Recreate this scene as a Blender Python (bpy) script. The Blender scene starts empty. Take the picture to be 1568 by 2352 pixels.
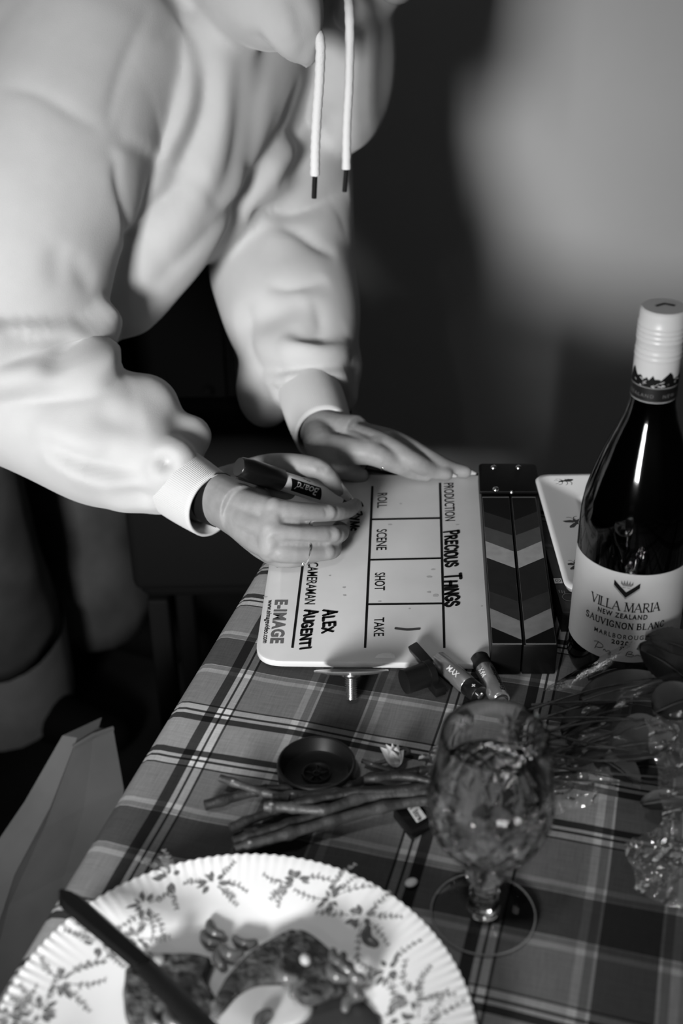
import bpy, bmesh, math, random
import numpy as np
from mathutils import Vector, Matrix, noise
from mathutils.bvhtree import BVHTree

random.seed(7); np.random.seed(7)
SC = bpy.context.scene
COL = SC.collection
T = 0.75                                   # height of the table top
IW, IH, FPX = 1568, 2352, 2900.0           # frame and focal length in pixels
PITCH, ROLL = math.radians(31.3), math.radians(-0.9)
CAM = Vector((0, 0, T + 0.59))

# ---------------------------------------------------------------- camera
_f = Vector((0, math.cos(PITCH), -math.sin(PITCH))); _r = Vector((1, 0, 0)); _u = _r.cross(_f)
RT = math.cos(ROLL)*_r + math.sin(ROLL)*_u
UP = -math.sin(ROLL)*_r + math.cos(ROLL)*_u
FW = _f
cd = bpy.data.cameras.new('camera'); cam = bpy.data.objects.new('camera', cd); COL.objects.link(cam)
cam.matrix_world = Matrix((( RT.x, UP.x, -FW.x, CAM.x), (RT.y, UP.y, -FW.y, CAM.y), (RT.z, UP.z, -FW.z, CAM.z), (0, 0, 0, 1)))
cd.sensor_fit = 'VERTICAL'; cd.sensor_height = 36.0; cd.lens = FPX/IH*36.0
cd.clip_start = 0.02; cd.clip_end = 50
cd.dof.use_dof = True; cd.dof.focus_distance = 0.985; cd.dof.aperture_fstop = 5.0
SC.camera = cam

# ---------------------------------------------------------------- world and lights
w = bpy.data.worlds.new('world'); SC.world = w; w.use_nodes = True
w.node_tree.nodes['Background'].inputs[0].default_value = (1, 1, 1, 1)
w.node_tree.nodes['Background'].inputs[1].default_value = 0.005

def aim(o, target):
    o.rotation_euler = (Vector(target) - o.location).to_track_quat('-Z', 'Y').to_euler()
def area(name, loc, target, size, power, size_y=None):
    l = bpy.data.lights.new(name, 'AREA'); l.energy = power; l.size = size
    if size_y: l.shape = 'RECTANGLE'; l.size_y = size_y
    o = bpy.data.objects.new(name, l); COL.objects.link(o); o.location = loc; aim(o, target); return o
def spot(name, loc, target, power, angle, blend, radius):
    l = bpy.data.lights.new(name, 'SPOT'); l.energy = power; l.spot_size = math.radians(angle); l.spot_blend = blend
    l.shadow_soft_size = radius
    o = bpy.data.objects.new(name, l); COL.objects.link(o); o.location = loc; aim(o, target); return o

key = area('key_softbox', (-0.70, -0.90, 1.31), (-0.13, 1.08, 0.82), 0.38, 4.0)
key.data.spread = math.radians(40)
fill_spot = spot('table_fill', (-0.34, -0.02, 2.25), (-0.12, 0.53, 0.75), 20.0, 33, 0.9, 0.09)  # added fill from above for the table, no actual fixture
spot('ceiling_fill', (-0.20, 0.30, 2.12), (-0.15, 0.40, 2.60), 7.0, 120, 0.8, 0.05)  # added fill that brightens the ceiling for reflections in the glass
def bulb(name, loc, power, radius):
    l = bpy.data.lights.new(name, 'POINT'); l.energy = power; l.shadow_soft_size = radius
    o = bpy.data.objects.new(name, l); COL.objects.link(o); o.location = loc; return o
bulb('ceiling_lamp_right', (0.70, -1.05, 2.30), 4.2, 0.03)
bulb('ceiling_lamp_left', (-0.55, -1.15, 2.30), 4.2, 0.03)

SC.view_settings.view_transform = 'Standard'
SC.view_settings.look = 'None'
SC.view_settings.exposure = 0.0
SC.view_settings.gamma = 1.0
SC.view_settings.use_curve_mapping = False
SC.cycles.caustics_reflective = False
SC.cycles.caustics_refractive = True
SC.cycles.use_adaptive_sampling = True
SC.cycles.adaptive_threshold = 0.03
SC.cycles.max_bounces = 10
SC.cycles.transmission_bounces = 10
SC.cycles.transparent_max_bounces = 16

# ---------------------------------------------------------------- measuring helpers
def ray(px, py):
    px, py = float(px), float(py)
    return ((px-IW/2)*RT - (py-IH/2)*UP + FPX*FW)
def at(px, py, z=0.0):
    d = ray(px, py); t = (T + z - CAM.z)/d.z
    return CAM + d*t
def aty(px, py, y):
    d = ray(px, py); return CAM + d*(y/d.y)

# ---------------------------------------------------------------- materials
def gv(v): return (v, v, v, 1)
def mat(name, v, rough=0.6, metal=0.0, spec=0.5, trans=0.0, ior=1.45, bump=None, var=None, sheen=0.0, coat=0.0, sss=0.0):
    m = bpy.data.materials.new(name); m.use_nodes = True
    nt = m.node_tree; b = nt.nodes['Principled BSDF']
    b.inputs['Base Color'].default_value = gv(v); b.inputs['Roughness'].default_value = rough
    b.inputs['Metallic'].default_value = metal; b.inputs['Specular IOR Level'].default_value = spec
    b.inputs['Transmission Weight'].default_value = trans; b.inputs['IOR'].default_value = ior
    b.inputs['Sheen Weight'].default_value = sheen; b.inputs['Coat Weight'].default_value = coat
    if sss:
        b.inputs['Subsurface Weight'].default_value = sss; b.inputs['Subsurface Radius'].default_value = (1, 1, 1); b.inputs['Subsurface Scale'].default_value = 0.004
    tc = nt.nodes.new('ShaderNodeTexCoord')
    if var:
        n = nt.nodes.new('ShaderNodeTexNoise'); n.inputs['Scale'].default_value = var[0]; n.inputs['Detail'].default_value = 4
        nt.links.new(tc.outputs['Object'], n.inputs['Vector'])
        r = nt.nodes.new('ShaderNodeMapRange'); r.inputs['From Min'].default_value = 0.3; r.inputs['From Max'].default_value = 0.7
        r.inputs['To Min'].default_value = v*(1-var[1]); r.inputs['To Max'].default_value = v*(1+var[1])
        nt.links.new(n.outputs['Fac'], r.inputs['Value']); nt.links.new(r.outputs[0], b.inputs['Base Color'])
    if bump:
        n2 = nt.nodes.new('ShaderNodeTexNoise'); n2.inputs['Scale'].default_value = bump[0]; n2.inputs['Detail'].default_value = 3
        nt.links.new(tc.outputs['Object'], n2.inputs['Vector'])
        bp = nt.nodes.new('ShaderNodeBump'); bp.inputs['Strength'].default_value = bump[1]; bp.inputs['Distance'].default_value = bump[2]
        nt.links.new(n2.outputs['Fac'], bp.inputs['Height']); nt.links.new(bp.outputs[0], b.inputs['Normal'])
    return m

MT = {}
def mm(name, *a, **k):
    if name not in MT: MT[name] = mat(name, *a, **k)
    return MT[name]
BLACK = mm('black plastic', 0.006, 0.35)
INK = mm('black ink', 0.004, 0.6, spec=0.2)
INKG = mm('grey print', 0.13, 0.6, spec=0.2)
WHITEP = mm('white plastic', 0.72, 0.45, var=(14, 0.06))
CHROME = mm('chrome', 0.8, 0.12, metal=1.0)
STEEL = mm('zinc steel', 0.6, 0.25, metal=1.0)
PORC = mm('white porcelain', 0.90, 0.12, spec=0.6, coat=0.4)
FLEECE = mm('pale cotton fleece', 0.42, 0.95, spec=0.15, sheen=0.25, bump=(900, 0.25, 0.0006), var=(40, 0.03))
RIB = mm('pale rib knit', 0.48, 0.95, spec=0.15, sheen=0.2, bump=(1200, 0.2, 0.0004))
SKIN = mm('skin', 0.23, 0.52, spec=0.3, var=(90, 0.10), bump=(700, 0.15, 0.0005), sss=0.12)
NAIL = mm('nail varnish', 0.48, 0.12, coat=0.8)
DENIM = mm('dark denim', 0.10, 0.9, spec=0.15, bump=(1500, 0.3, 0.0006), var=(9, 0.35))
DENIMT = mm('denim turn-up', 0.22, 0.9, spec=0.15, bump=(1500, 0.3, 0.0006), var=(9, 0.25))
SILVER = mm('silver', 0.85, 0.15, metal=1.0)

# ---------------------------------------------------------------- mesh helpers
def obj(name, geo, m, parent=None, smooth=True, angle=40, kind=None, label=None):
    """geo: list of (verts, faces); one mesh object"""
    V = []; F = []
    for v, f in geo:
        o = len(V); V += [tuple(p) for p in v]; F += [tuple(i+o for i in q) for q in f]
    me = bpy.data.meshes.new(name); me.from_pydata(V, [], F); me.validate(); me.update()
    me.materials.append(m)
    if smooth:
        me.polygons.foreach_set('use_smooth', [True]*len(me.polygons))
        if angle: me.set_sharp_from_angle(angle=math.radians(angle))
    ob = bpy.data.objects.new(name, me); COL.objects.link(ob)
    if parent is not None:
        ob.parent = parent
        ob.matrix_parent_inverse = parent.matrix_world.inverted()
    if kind: ob['kind'] = kind
    if label: ob['label'] = label
    return ob
def tag(o, label, cat, group=None, kind=None):
    o['label'] = label; o['category'] = cat
    if group: o['group'] = group
    if kind: o['kind'] = kind
    return o
def empty(name, loc, label, cat, group=None):
    o = bpy.data.objects.new(name, None); COL.objects.link(o); o.location = loc; o.empty_display_size = 0.02
    o.matrix_world = Matrix.Translation(Vector(loc))
    return tag(o, label, cat, group)
def xf(g, M):
    return [M @ Vector(p) for p in g[0]], g[1]
def bm_geo(bm):
    bm.normal_update()
    bm.verts.index_update(); g = ([v.co.copy() for v in bm.verts], [[v.index for v in f.verts] for f in bm.faces]); bm.free(); return g
def box(c, s, bev=0.0, rotz=0.0, seg=2):
    bm = bmesh.new(); bmesh.ops.create_cube(bm, size=1)
    bmesh.ops.scale(bm, vec=s, verts=bm.verts)
    if bev: bmesh.ops.bevel(bm, geom=bm.edges[:], offset=bev, segments=seg, profile=0.5, affect='EDGES')
    return xf(bm_geo(bm), Matrix.Translation(Vector(c)) @ Matrix.Rotation(rotz, 4, 'Z'))
def prism(poly, z0, z1, bev=0.0, seg=2):
    """poly: list of (x,y) counter-clockwise, world coordinates"""
    bm = bmesh.new()
    a = [bm.verts.new((p[0], p[1], z0)) for p in poly]; b = [bm.verts.new((p[0], p[1], z1)) for p in poly]
    n = len(poly)
    bm.faces.new(a[::-1]); bm.faces.new(b)
    for i in range(n): bm.faces.new((a[i], a[(i+1) % n], b[(i+1) % n], b[i]))
    bmesh.ops.recalc_face_normals(bm, faces=bm.faces)
    if bev: bmesh.ops.bevel(bm, geom=bm.edges[:], offset=bev, segments=seg, profile=0.5, affect='EDGES')
    return bm_geo(bm)
def round_poly(poly, rads, n=6):
    out = []; k = len(poly)
    for i, p in enumerate(poly):
        r = rads[i] if isinstance(rads, (list, tuple)) else rads
        p = Vector(p[:2]); a = (Vector(poly[i-1][:2])-p).normalized(); b = (Vector(poly[(i+1) % k][:2])-p).normalized()
        if r <= 0: out.append(tuple(p)); continue
        p0 = p+a*r; p1 = p+b*r
        for j in range(n+1):
            t = j/n; out.append(tuple((1-t)**2*p0 + 2*t*(1-t)*p + t*t*p1))
    return out
def lathe(prof, n=48, wob=None):
    """prof: (r,z) from one end to the other; r=0 closes"""
    V = []; F = []; idx = []
    for k, (r, z) in enumerate(prof):
        if r < 1e-7: idx.append([len(V)]); V.append((0, 0, z))
        else:
            idx.append(list(range(len(V), len(V)+n)))
            for i in range(n):
                a = 2*math.pi*i/n; rr, zz = (r, z) if wob is None else wob(r, z, a, k)
                V.append((rr*math.cos(a), rr*math.sin(a), zz))
    for k in range(len(prof)-1):
        A, B = idx[k], idx[k+1]
        for i in range(n):
            j = (i+1) % n
            if len(A) == 1 and len(B) == 1: continue
            if len(A) == 1: F.append((A[0], B[j], B[i]))
            elif len(B) == 1: F.append((A[i], A[j], B[0]))
            else: F.append((A[i], A[j], B[j], B[i]))
    return V, F
def loft(rings, cap=True):
    n = len(rings[0]); V = [p for r in rings for p in r]; F = []
    for k in range(len(rings)-1):
        for i in range(n):
            j = (i+1) % n; F.append((k*n+i, k*n+j, (k+1)*n+j, (k+1)*n+i))
    if cap: F.append(tuple(range(n))[::-1]); F.append(tuple((len(rings)-1)*n+i for i in range(n)))
    return V, F
def catmull(P, sub):
    P = [np.array(p, float) for p in P]
    if len(P) == 2 or sub <= 1:
        if len(P) == 2 and sub > 1: return [P[0]+(P[1]-P[0])*i/sub for i in range(sub+1)]
        return P
    Q = [2*P[0]-P[1]]+P+[2*P[-1]-P[-2]]; out = []
    for i in range(1, len(Q)-2):
        a, b, c, d = Q[i-1], Q[i], Q[i+1], Q[i+2]
        for k in range(sub):
            t = k/sub
            out.append(0.5*((2*b)+(c-a)*t+(2*a-5*b+4*c-d)*t*t+(3*b-a-3*c+d)*t**3))
    out.append(P[-1]); return out
def frames(pts, up=None):
    pts = [Vector(p) for p in pts]; fr = []
    t0 = (pts[1]-pts[0]).normalized()
    u = Vector(up) if up is not None else (Vector((0, 0, 1)) if abs(t0.z) < 0.9 else Vector((1, 0, 0)))
    for i, p in enumerate(pts):
        t = (pts[min(i+1, len(pts)-1)]-pts[max(i-1, 0)])
        t = t.normalized() if t.length > 1e-9 else t0
        u = (u-t*u.dot(t)).normalized(); v = t.cross(u); fr.append((p, t, u, v))
    return fr
def tube(pts, rad, n=12, cap=True, sub=1, up=None, flat=1.0, rnd=False):
    """swept tube; rad a number or a list per point; flat squeezes along the second axis; rnd adds hemispherical ends"""
    k = len(pts); R = [rad]*k if isinstance(rad, (int, float)) else list(rad)
    C = catmull([list(p)+[R[i]] for i, p in enumerate(pts)], sub) if sub > 1 else [np.array(list(p)+[R[i]]) for i, p in enumerate(pts)]
    P = [Vector(c[:3]) for c in C]; R = [max(1e-5, c[3]) for c in C]
    fr = frames(P, up); rings = []
    def ring(p, u, v, r): return [p + u*(r*math.cos(2*math.pi*i/n)) + v*(r*flat*math.sin(2*math.pi*i/n)) for i in range(n)]
    if rnd:
        p, t, u, v = fr[0]
        for a in (80, 55, 28): rings.append(ring(p-t*R[0]*math.sin(math.radians(a)), u, v, R[0]*math.cos(math.radians(a))))
    for (p, t, u, v), r in zip(fr, R): rings.append(ring(p, u, v, r))
    if rnd:
        p, t, u, v = fr[-1]
        for a in (28, 55, 80): rings.append(ring(p+t*R[-1]*math.sin(math.radians(a)), u, v, R[-1]*math.cos(math.radians(a))))
    return loft(rings, cap)
def ellipsoid(c, r, rot=None, nu=20, nv=14):
    prof = [(math.sin(math.pi*k/nv), -math.cos(math.pi*k/nv)) for k in range(nv+1)]
    prof[0] = (0, -1); prof[-1] = (0, 1)
    g = lathe(prof, nu); M = Matrix.Translation(Vector(c)) @ (rot.to_4x4() if rot is not None else Matrix.Identity(4)) @ Matrix.Diagonal((*r, 1))
    return xf(g, M)
def basis(z, x=None):
    z = Vector(z).normalized(); x = Vector(x) if x is not None else (Vector((1, 0, 0)) if abs(z.x) < 0.9 else Vector((0, 1, 0)))
    x = (x-z*x.dot(z)).normalized(); y = z.cross(x)
    return Matrix((x, y, z)).transposed()
def place(g, origin, R):
    return xf(g, Matrix.Translation(Vector(origin)) @ R.to_4x4())
def remesh(geo, voxel, smooth=0, fac=0.5):
    """weld closed shells into one skin; returns numpy verts, faces"""
    V = []; F = []
    for v, f in geo:
        o = len(V); V += [tuple(p) for p in v]; F += [tuple(i+o for i in q) for q in f]
    me = bpy.data.meshes.new('tmp'); me.from_pydata(V, [], F); me.update()
    bm = bmesh.new(); bm.from_mesh(me); bmesh.ops.recalc_face_normals(bm, faces=bm.faces); bm.to_mesh(me); bm.free()
    ob = bpy.data.objects.new('tmp', me); COL.objects.link(ob)
    md = ob.modifiers.new('r', 'REMESH'); md.mode = 'VOXEL'; md.voxel_size = voxel; md.adaptivity = 0
    if smooth:
        s = ob.modifiers.new('s', 'SMOOTH'); s.iterations = smooth; s.factor = fac
    dg = bpy.context.evaluated_depsgraph_get(); dg.update()
    ev = ob.evaluated_get(dg); m2 = ev.to_mesh()
    vv = np.empty(len(m2.vertices)*3); m2.vertices.foreach_get('co', vv); vv = vv.reshape(-1, 3)
    ff = [tuple(p.vertices) for p in m2.polygons]
    ev.to_mesh_clear(); bpy.data.objects.remove(ob); bpy.data.meshes.remove(me)
    return vv, ff
def relax(V, F, it, fac=0.5):
    n = len(V); E = set()
    for f in F:
        for i in range(len(f)):
            a, b = f[i], f[(i+1) % len(f)]; E.add((a, b) if a < b else (b, a))
    E = np.array(list(E)); deg = np.bincount(E.ravel(), minlength=n).astype(float)[:, None]; deg[deg == 0] = 1
    V = V.copy()
    for _ in range(it):
        S = np.zeros_like(V); np.add.at(S, E[:, 0], V[E[:, 1]]); np.add.at(S, E[:, 1], V[E[:, 0]])
        V += fac*(S/deg-V)
    return V
def normals(V, F):
    q = np.array([f if len(f) == 4 else (f[0], f[1], f[2], f[2]) for f in F])
    fn = np.cross(V[q[:, 2]]-V[q[:, 0]], V[q[:, 3]]-V[q[:, 1]])
    bad = (q[:, 2] == q[:, 3]); fn[bad] = np.cross(V[q[bad, 1]]-V[q[bad, 0]], V[q[bad, 2]]-V[q[bad, 0]])
    N = np.zeros_like(V)
    for k in range(4): np.add.at(N, q[:, k], fn)
    return N/np.maximum(np.linalg.norm(N, axis=1, keepdims=True), 1e-12)

# ---------------------------------------------------------------- lettering
def text2d(s, bold=0.0, shear=0.0, spacing=1.0):
    """built-in font as a flat mesh, x from 0 to 1, y 0 = base line, 1 = capital height (aspect in [2])"""
    cu = bpy.data.curves.new('t', 'FONT'); cu.body = s; cu.offset = bold; cu.shear = shear; cu.space_character = spacing
    cu.resolution_u = 3; cu.fill_mode = 'FRONT'
    ob = bpy.data.objects.new('t', cu); COL.objects.link(ob)
    dg = bpy.context.evaluated_depsgraph_get(); dg.update(); ev = ob.evaluated_get(dg); me = ev.to_mesh()
    V = np.array([v.co[:2] for v in me.vertices]); F = [tuple(p.vertices) for p in me.polygons]
    ev.to_mesh_clear(); bpy.data.objects.remove(ob); bpy.data.curves.remove(cu)
    x0, x1 = V[:, 0].min(), V[:, 0].max(); cap = 0.729
    asp = (x1-x0)/cap
    V = np.stack([(V[:, 0]-x0)/(x1-x0), V[:, 1]/cap], 1)
    return V, F, asp
STK = {  # single-stroke capitals: (points, weight)
 'A': [([(0, 0), (.38, 1)], .55), ([(.38, 1), (.76, 0)], 1), ([(.14, .36), (.62, .36)], .5)],
 'B': [([(.08, 0), (.08, 1)], 1), ([(.08, 1), (.45, .98), (.55, .76), (.42, .54), (.08, .53)], .7), ([(.08, .53), (.5, .5), (.63, .27), (.48, .02), (.08, 0)], .8)],
 'C': [([(.66, .8), (.5, .98), (.28, .98), (.08, .75), (.04, .45), (.12, .15), (.34, 0), (.55, .03), (.68, .2)], .9)],
 'E': [([(.08, 1), (.08, 0)], 1), ([(.08, 1), (.56, 1)], .6), ([(.08, .53), (.48, .53)], .6), ([(.08, 0), (.6, 0)], .6)],
 'G': [([(.66, .8), (.5, .98), (.28, .98), (.08, .75), (.04, .45), (.12, .12), (.36, 0), (.58, .06), (.66, .2)], .9), ([(.42, .42), (.68, .42), (.66, .08)], .8)],
 'H': [([(.05, 1), (.05, 0)], 1), ([(.62, 1), (.62, 0)], 1), ([(.05, .5), (.62, .5)], .6)],
 'I': [([(.1, 1), (.1, 0)], 1)],
 'L': [([(.08, 1), (.08, 0)], 1), ([(.08, 0), (.55, 0)], .6)],
 'M': [([(.06, 0), (.1, 1)], .55), ([(.1, 1), (.46, .05)], 1), ([(.46, .05), (.82, 1)], .55), ([(.82, 1), (.88, 0)], 1)],
 'N': [([(.06, 0), (.06, 1)], .6), ([(.06, 1), (.66, 0)], 1), ([(.66, 0), (.66, 1)], .6)],
 'O': [([(.38, 1), (.14, .88), (.04, .5), (.14, .12), (.38, 0), (.62, .12), (.72, .5), (.62, .88), (.38, 1)], .9)],
 'P': [([(.08, 0), (.08, 1)], 1), ([(.0, .96), (.4, 1), (.6, .8), (.45, .52), (.1, .48)], .9)],
 'R': [([(.08, 0), (.08, 1)], 1), ([(.08, 1), (.45, .98), (.57, .76), (.42, .52), (.08, .5)], .7), ([(.3, .5), (.68, 0)], .9)],
 'S': [([(.56, .84), (.42, .99), (.2, .98), (.07, .8), (.14, .6), (.44, .44), (.58, .24), (.46, .03), (.2, 0), (.04, .18)], .9)],
 'T': [([(.36, 1), (.34, 0)], 1), ([(0, .98), (.74, 1)], .8)],
 'U': [([(.06, 1), (.06, .3), (.16, .04), (.36, 0), (.56, .05), (.64, .3), (.64, 1)], .8)],
 'V': [([(0, 1), (.36, 0)], 1), ([(.36, 0), (.72, 1)], .55)],
 'X': [([(.02, 1), (.6, 0)], 1), ([(.6, 1), (.0, 0)], .9)],
 'Y': [([(.0, 1), (.32, .5)], 1), ([(.64, 1), (.2, -.2)], .9)],
 'Z': [([(.04, .96), (.58, .96), (.02, .02), (.62, .02)], .9)],
 'c': [([(.4, .5), (.22, .6), (.06, .4), (.1, .1), (.4, .06)], .9)],
}
SERIF = {'A': [(0, 0), (.76, 0)], 'B': [(.08, 0), (.08, 1)], 'I': [(.1, 0), (.1, 1)], 'L': [(.08, 1), (.08, 0)], 'M': [(.06, 0), (.1, 1), (.82, 1), (.88, 0)],
         'N': [(.06, 0), (.06, 1), (.66, 1)], 'R': [(.08, 0), (.08, 1), (.68, 0)], 'U': [(.06, 1), (.64, 1)], 'V': [(0, 1), (.72, 1)]}
def ribbon(pts, wd, curve=True):
    P = [np.array(p, float) for p in pts]
    if len(P) > 2 and curve: P = catmull(P, 5)
    L = []; Rr = []; n = len(P)
    for i, p in enumerate(P):
        t = P[min(i+1, n-1)]-P[max(i-1, 0)]; t = t/max(1e-9, np.hypot(*t)); nn = np.array((-t[1], t[0]))*wd/2
        L.append(p+nn); Rr.append(p-nn)
    V = L+Rr; F = [(i, n+i, n+i+1, i+1) for i in range(n-1)]
    for e, s in ((0, -1), (n-1, 1)):            # round ends
        t = P[min(e+1, n-1)]-P[max(e-1, 0)]; a0 = math.atan2(t[1], t[0]) + (0 if s > 0 else math.pi)
        b = len(V)
        for k in range(7):
            a = a0-math.pi/2+math.pi*k/6; V.append(P[e]+wd/2*np.array((math.cos(a), math.sin(a))))
        F.append(tuple(range(b, b+7)))
    return V, F
def strokes(s, wt, serif=0.0, jitter=0.0, gap=0.16, widths=None, initial=1.0):
    """stroke lettering; returns V (x 0..1, y in capital heights), F, aspect"""
    V = []; F = []; x = 0.0; rnd = random.Random(s)
    for ci, ch in enumerate(s):
        if ch == ' ': x += 0.4; continue
        d = STK[ch]; wmax = max(p[0] for st in d for p in st[0])
        sc = (1.0 if not widths else widths.get(ch, 1.0)); dy = rnd.uniform(-jitter, jitter); sl = rnd.uniform(-jitter, jitter)
        hh = (1+rnd.uniform(-jitter, jitter))*(initial if ci == 0 else 1)
        for pts, wgt in d:
            q = [(x+p[0]*sc+sl*p[1]+rnd.uniform(-jitter, jitter)*.4, dy+p[1]*hh) for p in pts]
            v, f = ribbon(q, wt*(wgt if serif else 1)); o = len(V); V += list(v); F += [tuple(i+o for i in g) for g in f]
        if serif:
            for (sx, sy) in SERIF.get(ch, []):
                v, f = ribbon([(x+sx-serif, sy), (x+sx+serif, sy)], wt*.42); o = len(V); V += list(v); F += [tuple(i+o for i in g) for g in f]
        x += wmax*sc+gap
    V = np.array(V); x -= gap
    V[:, 0] /= x
    return V, F, x
# ================================================================ the setting
def structure(name, geo, m):
    o = obj(name, geo, m, smooth=False); o['kind'] = 'structure'; return o
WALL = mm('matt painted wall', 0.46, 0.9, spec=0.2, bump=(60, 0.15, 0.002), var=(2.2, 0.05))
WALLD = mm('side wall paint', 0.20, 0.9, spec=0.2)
FLOOR = mm('dark carpet floor', 0.018, 0.95, spec=0.1, bump=(300, 0.4, 0.003), var=(6, 0.3))
structure('floor', [box((0, 0.2, -0.05), (4.6, 3.8, 0.1))], FLOOR)
structure('wall_back', [box((0, 2.10, 1.3), (4.6, 0.1, 2.6))], WALL)
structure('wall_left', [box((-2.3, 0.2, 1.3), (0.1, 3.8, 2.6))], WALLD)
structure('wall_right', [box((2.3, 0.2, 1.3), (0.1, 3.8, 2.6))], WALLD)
structure('wall_front', [box((0, -1.75, 1.3), (4.6, 0.1, 2.6))], WALL)
structure('ceiling', [box((0, 0.2, 2.65), (4.6, 3.8, 0.1))], WALL)
structure('baseboard_back', [box((0, 2.042, 0.05), (4.5, 0.016, 0.10), 0.004)], mm('skirting paint', 0.03, 0.5))

cb = empty('low_cabinet', (-.78, 1.985, 0), 'low black cabinet against the wall behind the person', 'cabinet')
CBM = mm('black cabinet lacquer', 0.003, 0.9, spec=0.05)
obj('carcass', [box((-.78, 1.985, .36), (1.20, .11, .72), .004)], CBM, cb)
for k in range(3):
    dr = obj('door', [box((-1.18+.40*k, 1.921, .35), (.38, .016, .64), .003)], CBM, cb)
    obj('knob', [ellipsoid((-1.02+.40*k, 1.907, .42), (.010, .009, .010))], CBM, dr)

ch = empty('light_block_stool', (-.135, 1.34, 0), 'black low-backed stool shape added beyond the left table corner to block light from the wall', 'stool')  # added blocker, sized to keep the key light off the lower wall
CHM = mm('black leatherette', 0.003, 0.75, spec=0.15)
def cbox(c, s, b): return xf(box(c, s, b, seg=3), Matrix.Translation((-.135, 1.34, 0)))
obj('seat', [cbox((.02, .01, .500), (.255, .25, .05), .018)], CHM, ch)
obj('backrest', [cbox((.02, -.125, .625), (.255, .030, .24), .012)], CHM, ch)
for sx in (-.085, .085):
    obj('leg', [cbox((sx, -.10, .2375), (.026, .026, .474), .004)], CHM, ch); obj('leg', [cbox((sx, .11, .2375), (.026, .026, .474), .004)], CHM, ch)
for sy in (-.10, .11): obj('footrest', [cbox((0, sy, .18), (.144, .02, .02), .004)], CHM, ch)

# ================================================================ table and cloth
AZ = math.radians(-16.4)
UA = Vector((math.cos(AZ), math.sin(AZ), 0)); VA = Vector((-math.sin(AZ), math.cos(AZ), 0))
U0, U1, V0, V1 = -0.3205, 0.58, 0.02, 1.043
def uvw(u, v, z): return UA*u + VA*v + Vector((0, 0, T+z))
WOOD = mm('table wood', 0.06, 0.5, var=(20, 0.3))
tb = empty('dining_table', (*(UA*0.13+VA*0.53)[:2], 0), 'rectangular wooden dining table hidden under the plaid cloth', 'table')
def ubox(u0, u1, v0, v1, z0, z1, bev=0.004):
    g = box(((u0+u1)/2, (v0+v1)/2, (z0+z1)/2), (u1-u0, v1-v0, z1-z0), bev)
    return [uvw(p[0], p[1], p[2]) for p in g[0]], g[1]
obj('table_top', [ubox(U0+.006, U1-.006, V0+.006, V1-.006, -0.030, -0.0045, 0.006)], WOOD, tb)
for u in (U0+.07, U1-.07):
    for v in (V0+.07, V1-.07):
        obj('leg', [ubox(u-.03, u+.03, v-.03, v+.03, -T+.0005, -0.031)], WOOD, tb)
obj('apron', [ubox(U0+.10, U1-.10, V1-.085, V1-.065, -0.10, -0.031), ubox(U0+.10, U1-.10, V0+.065, V0+.085, -0.10, -0.031),
              ubox(U0+.065, U0+.085, V0+.10, V1-.10, -0.10, -0.031), ubox(U1-.085, U1-.065, V0+.10, V1-.10, -0.10, -0.031)], WOOD, tb)

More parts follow.
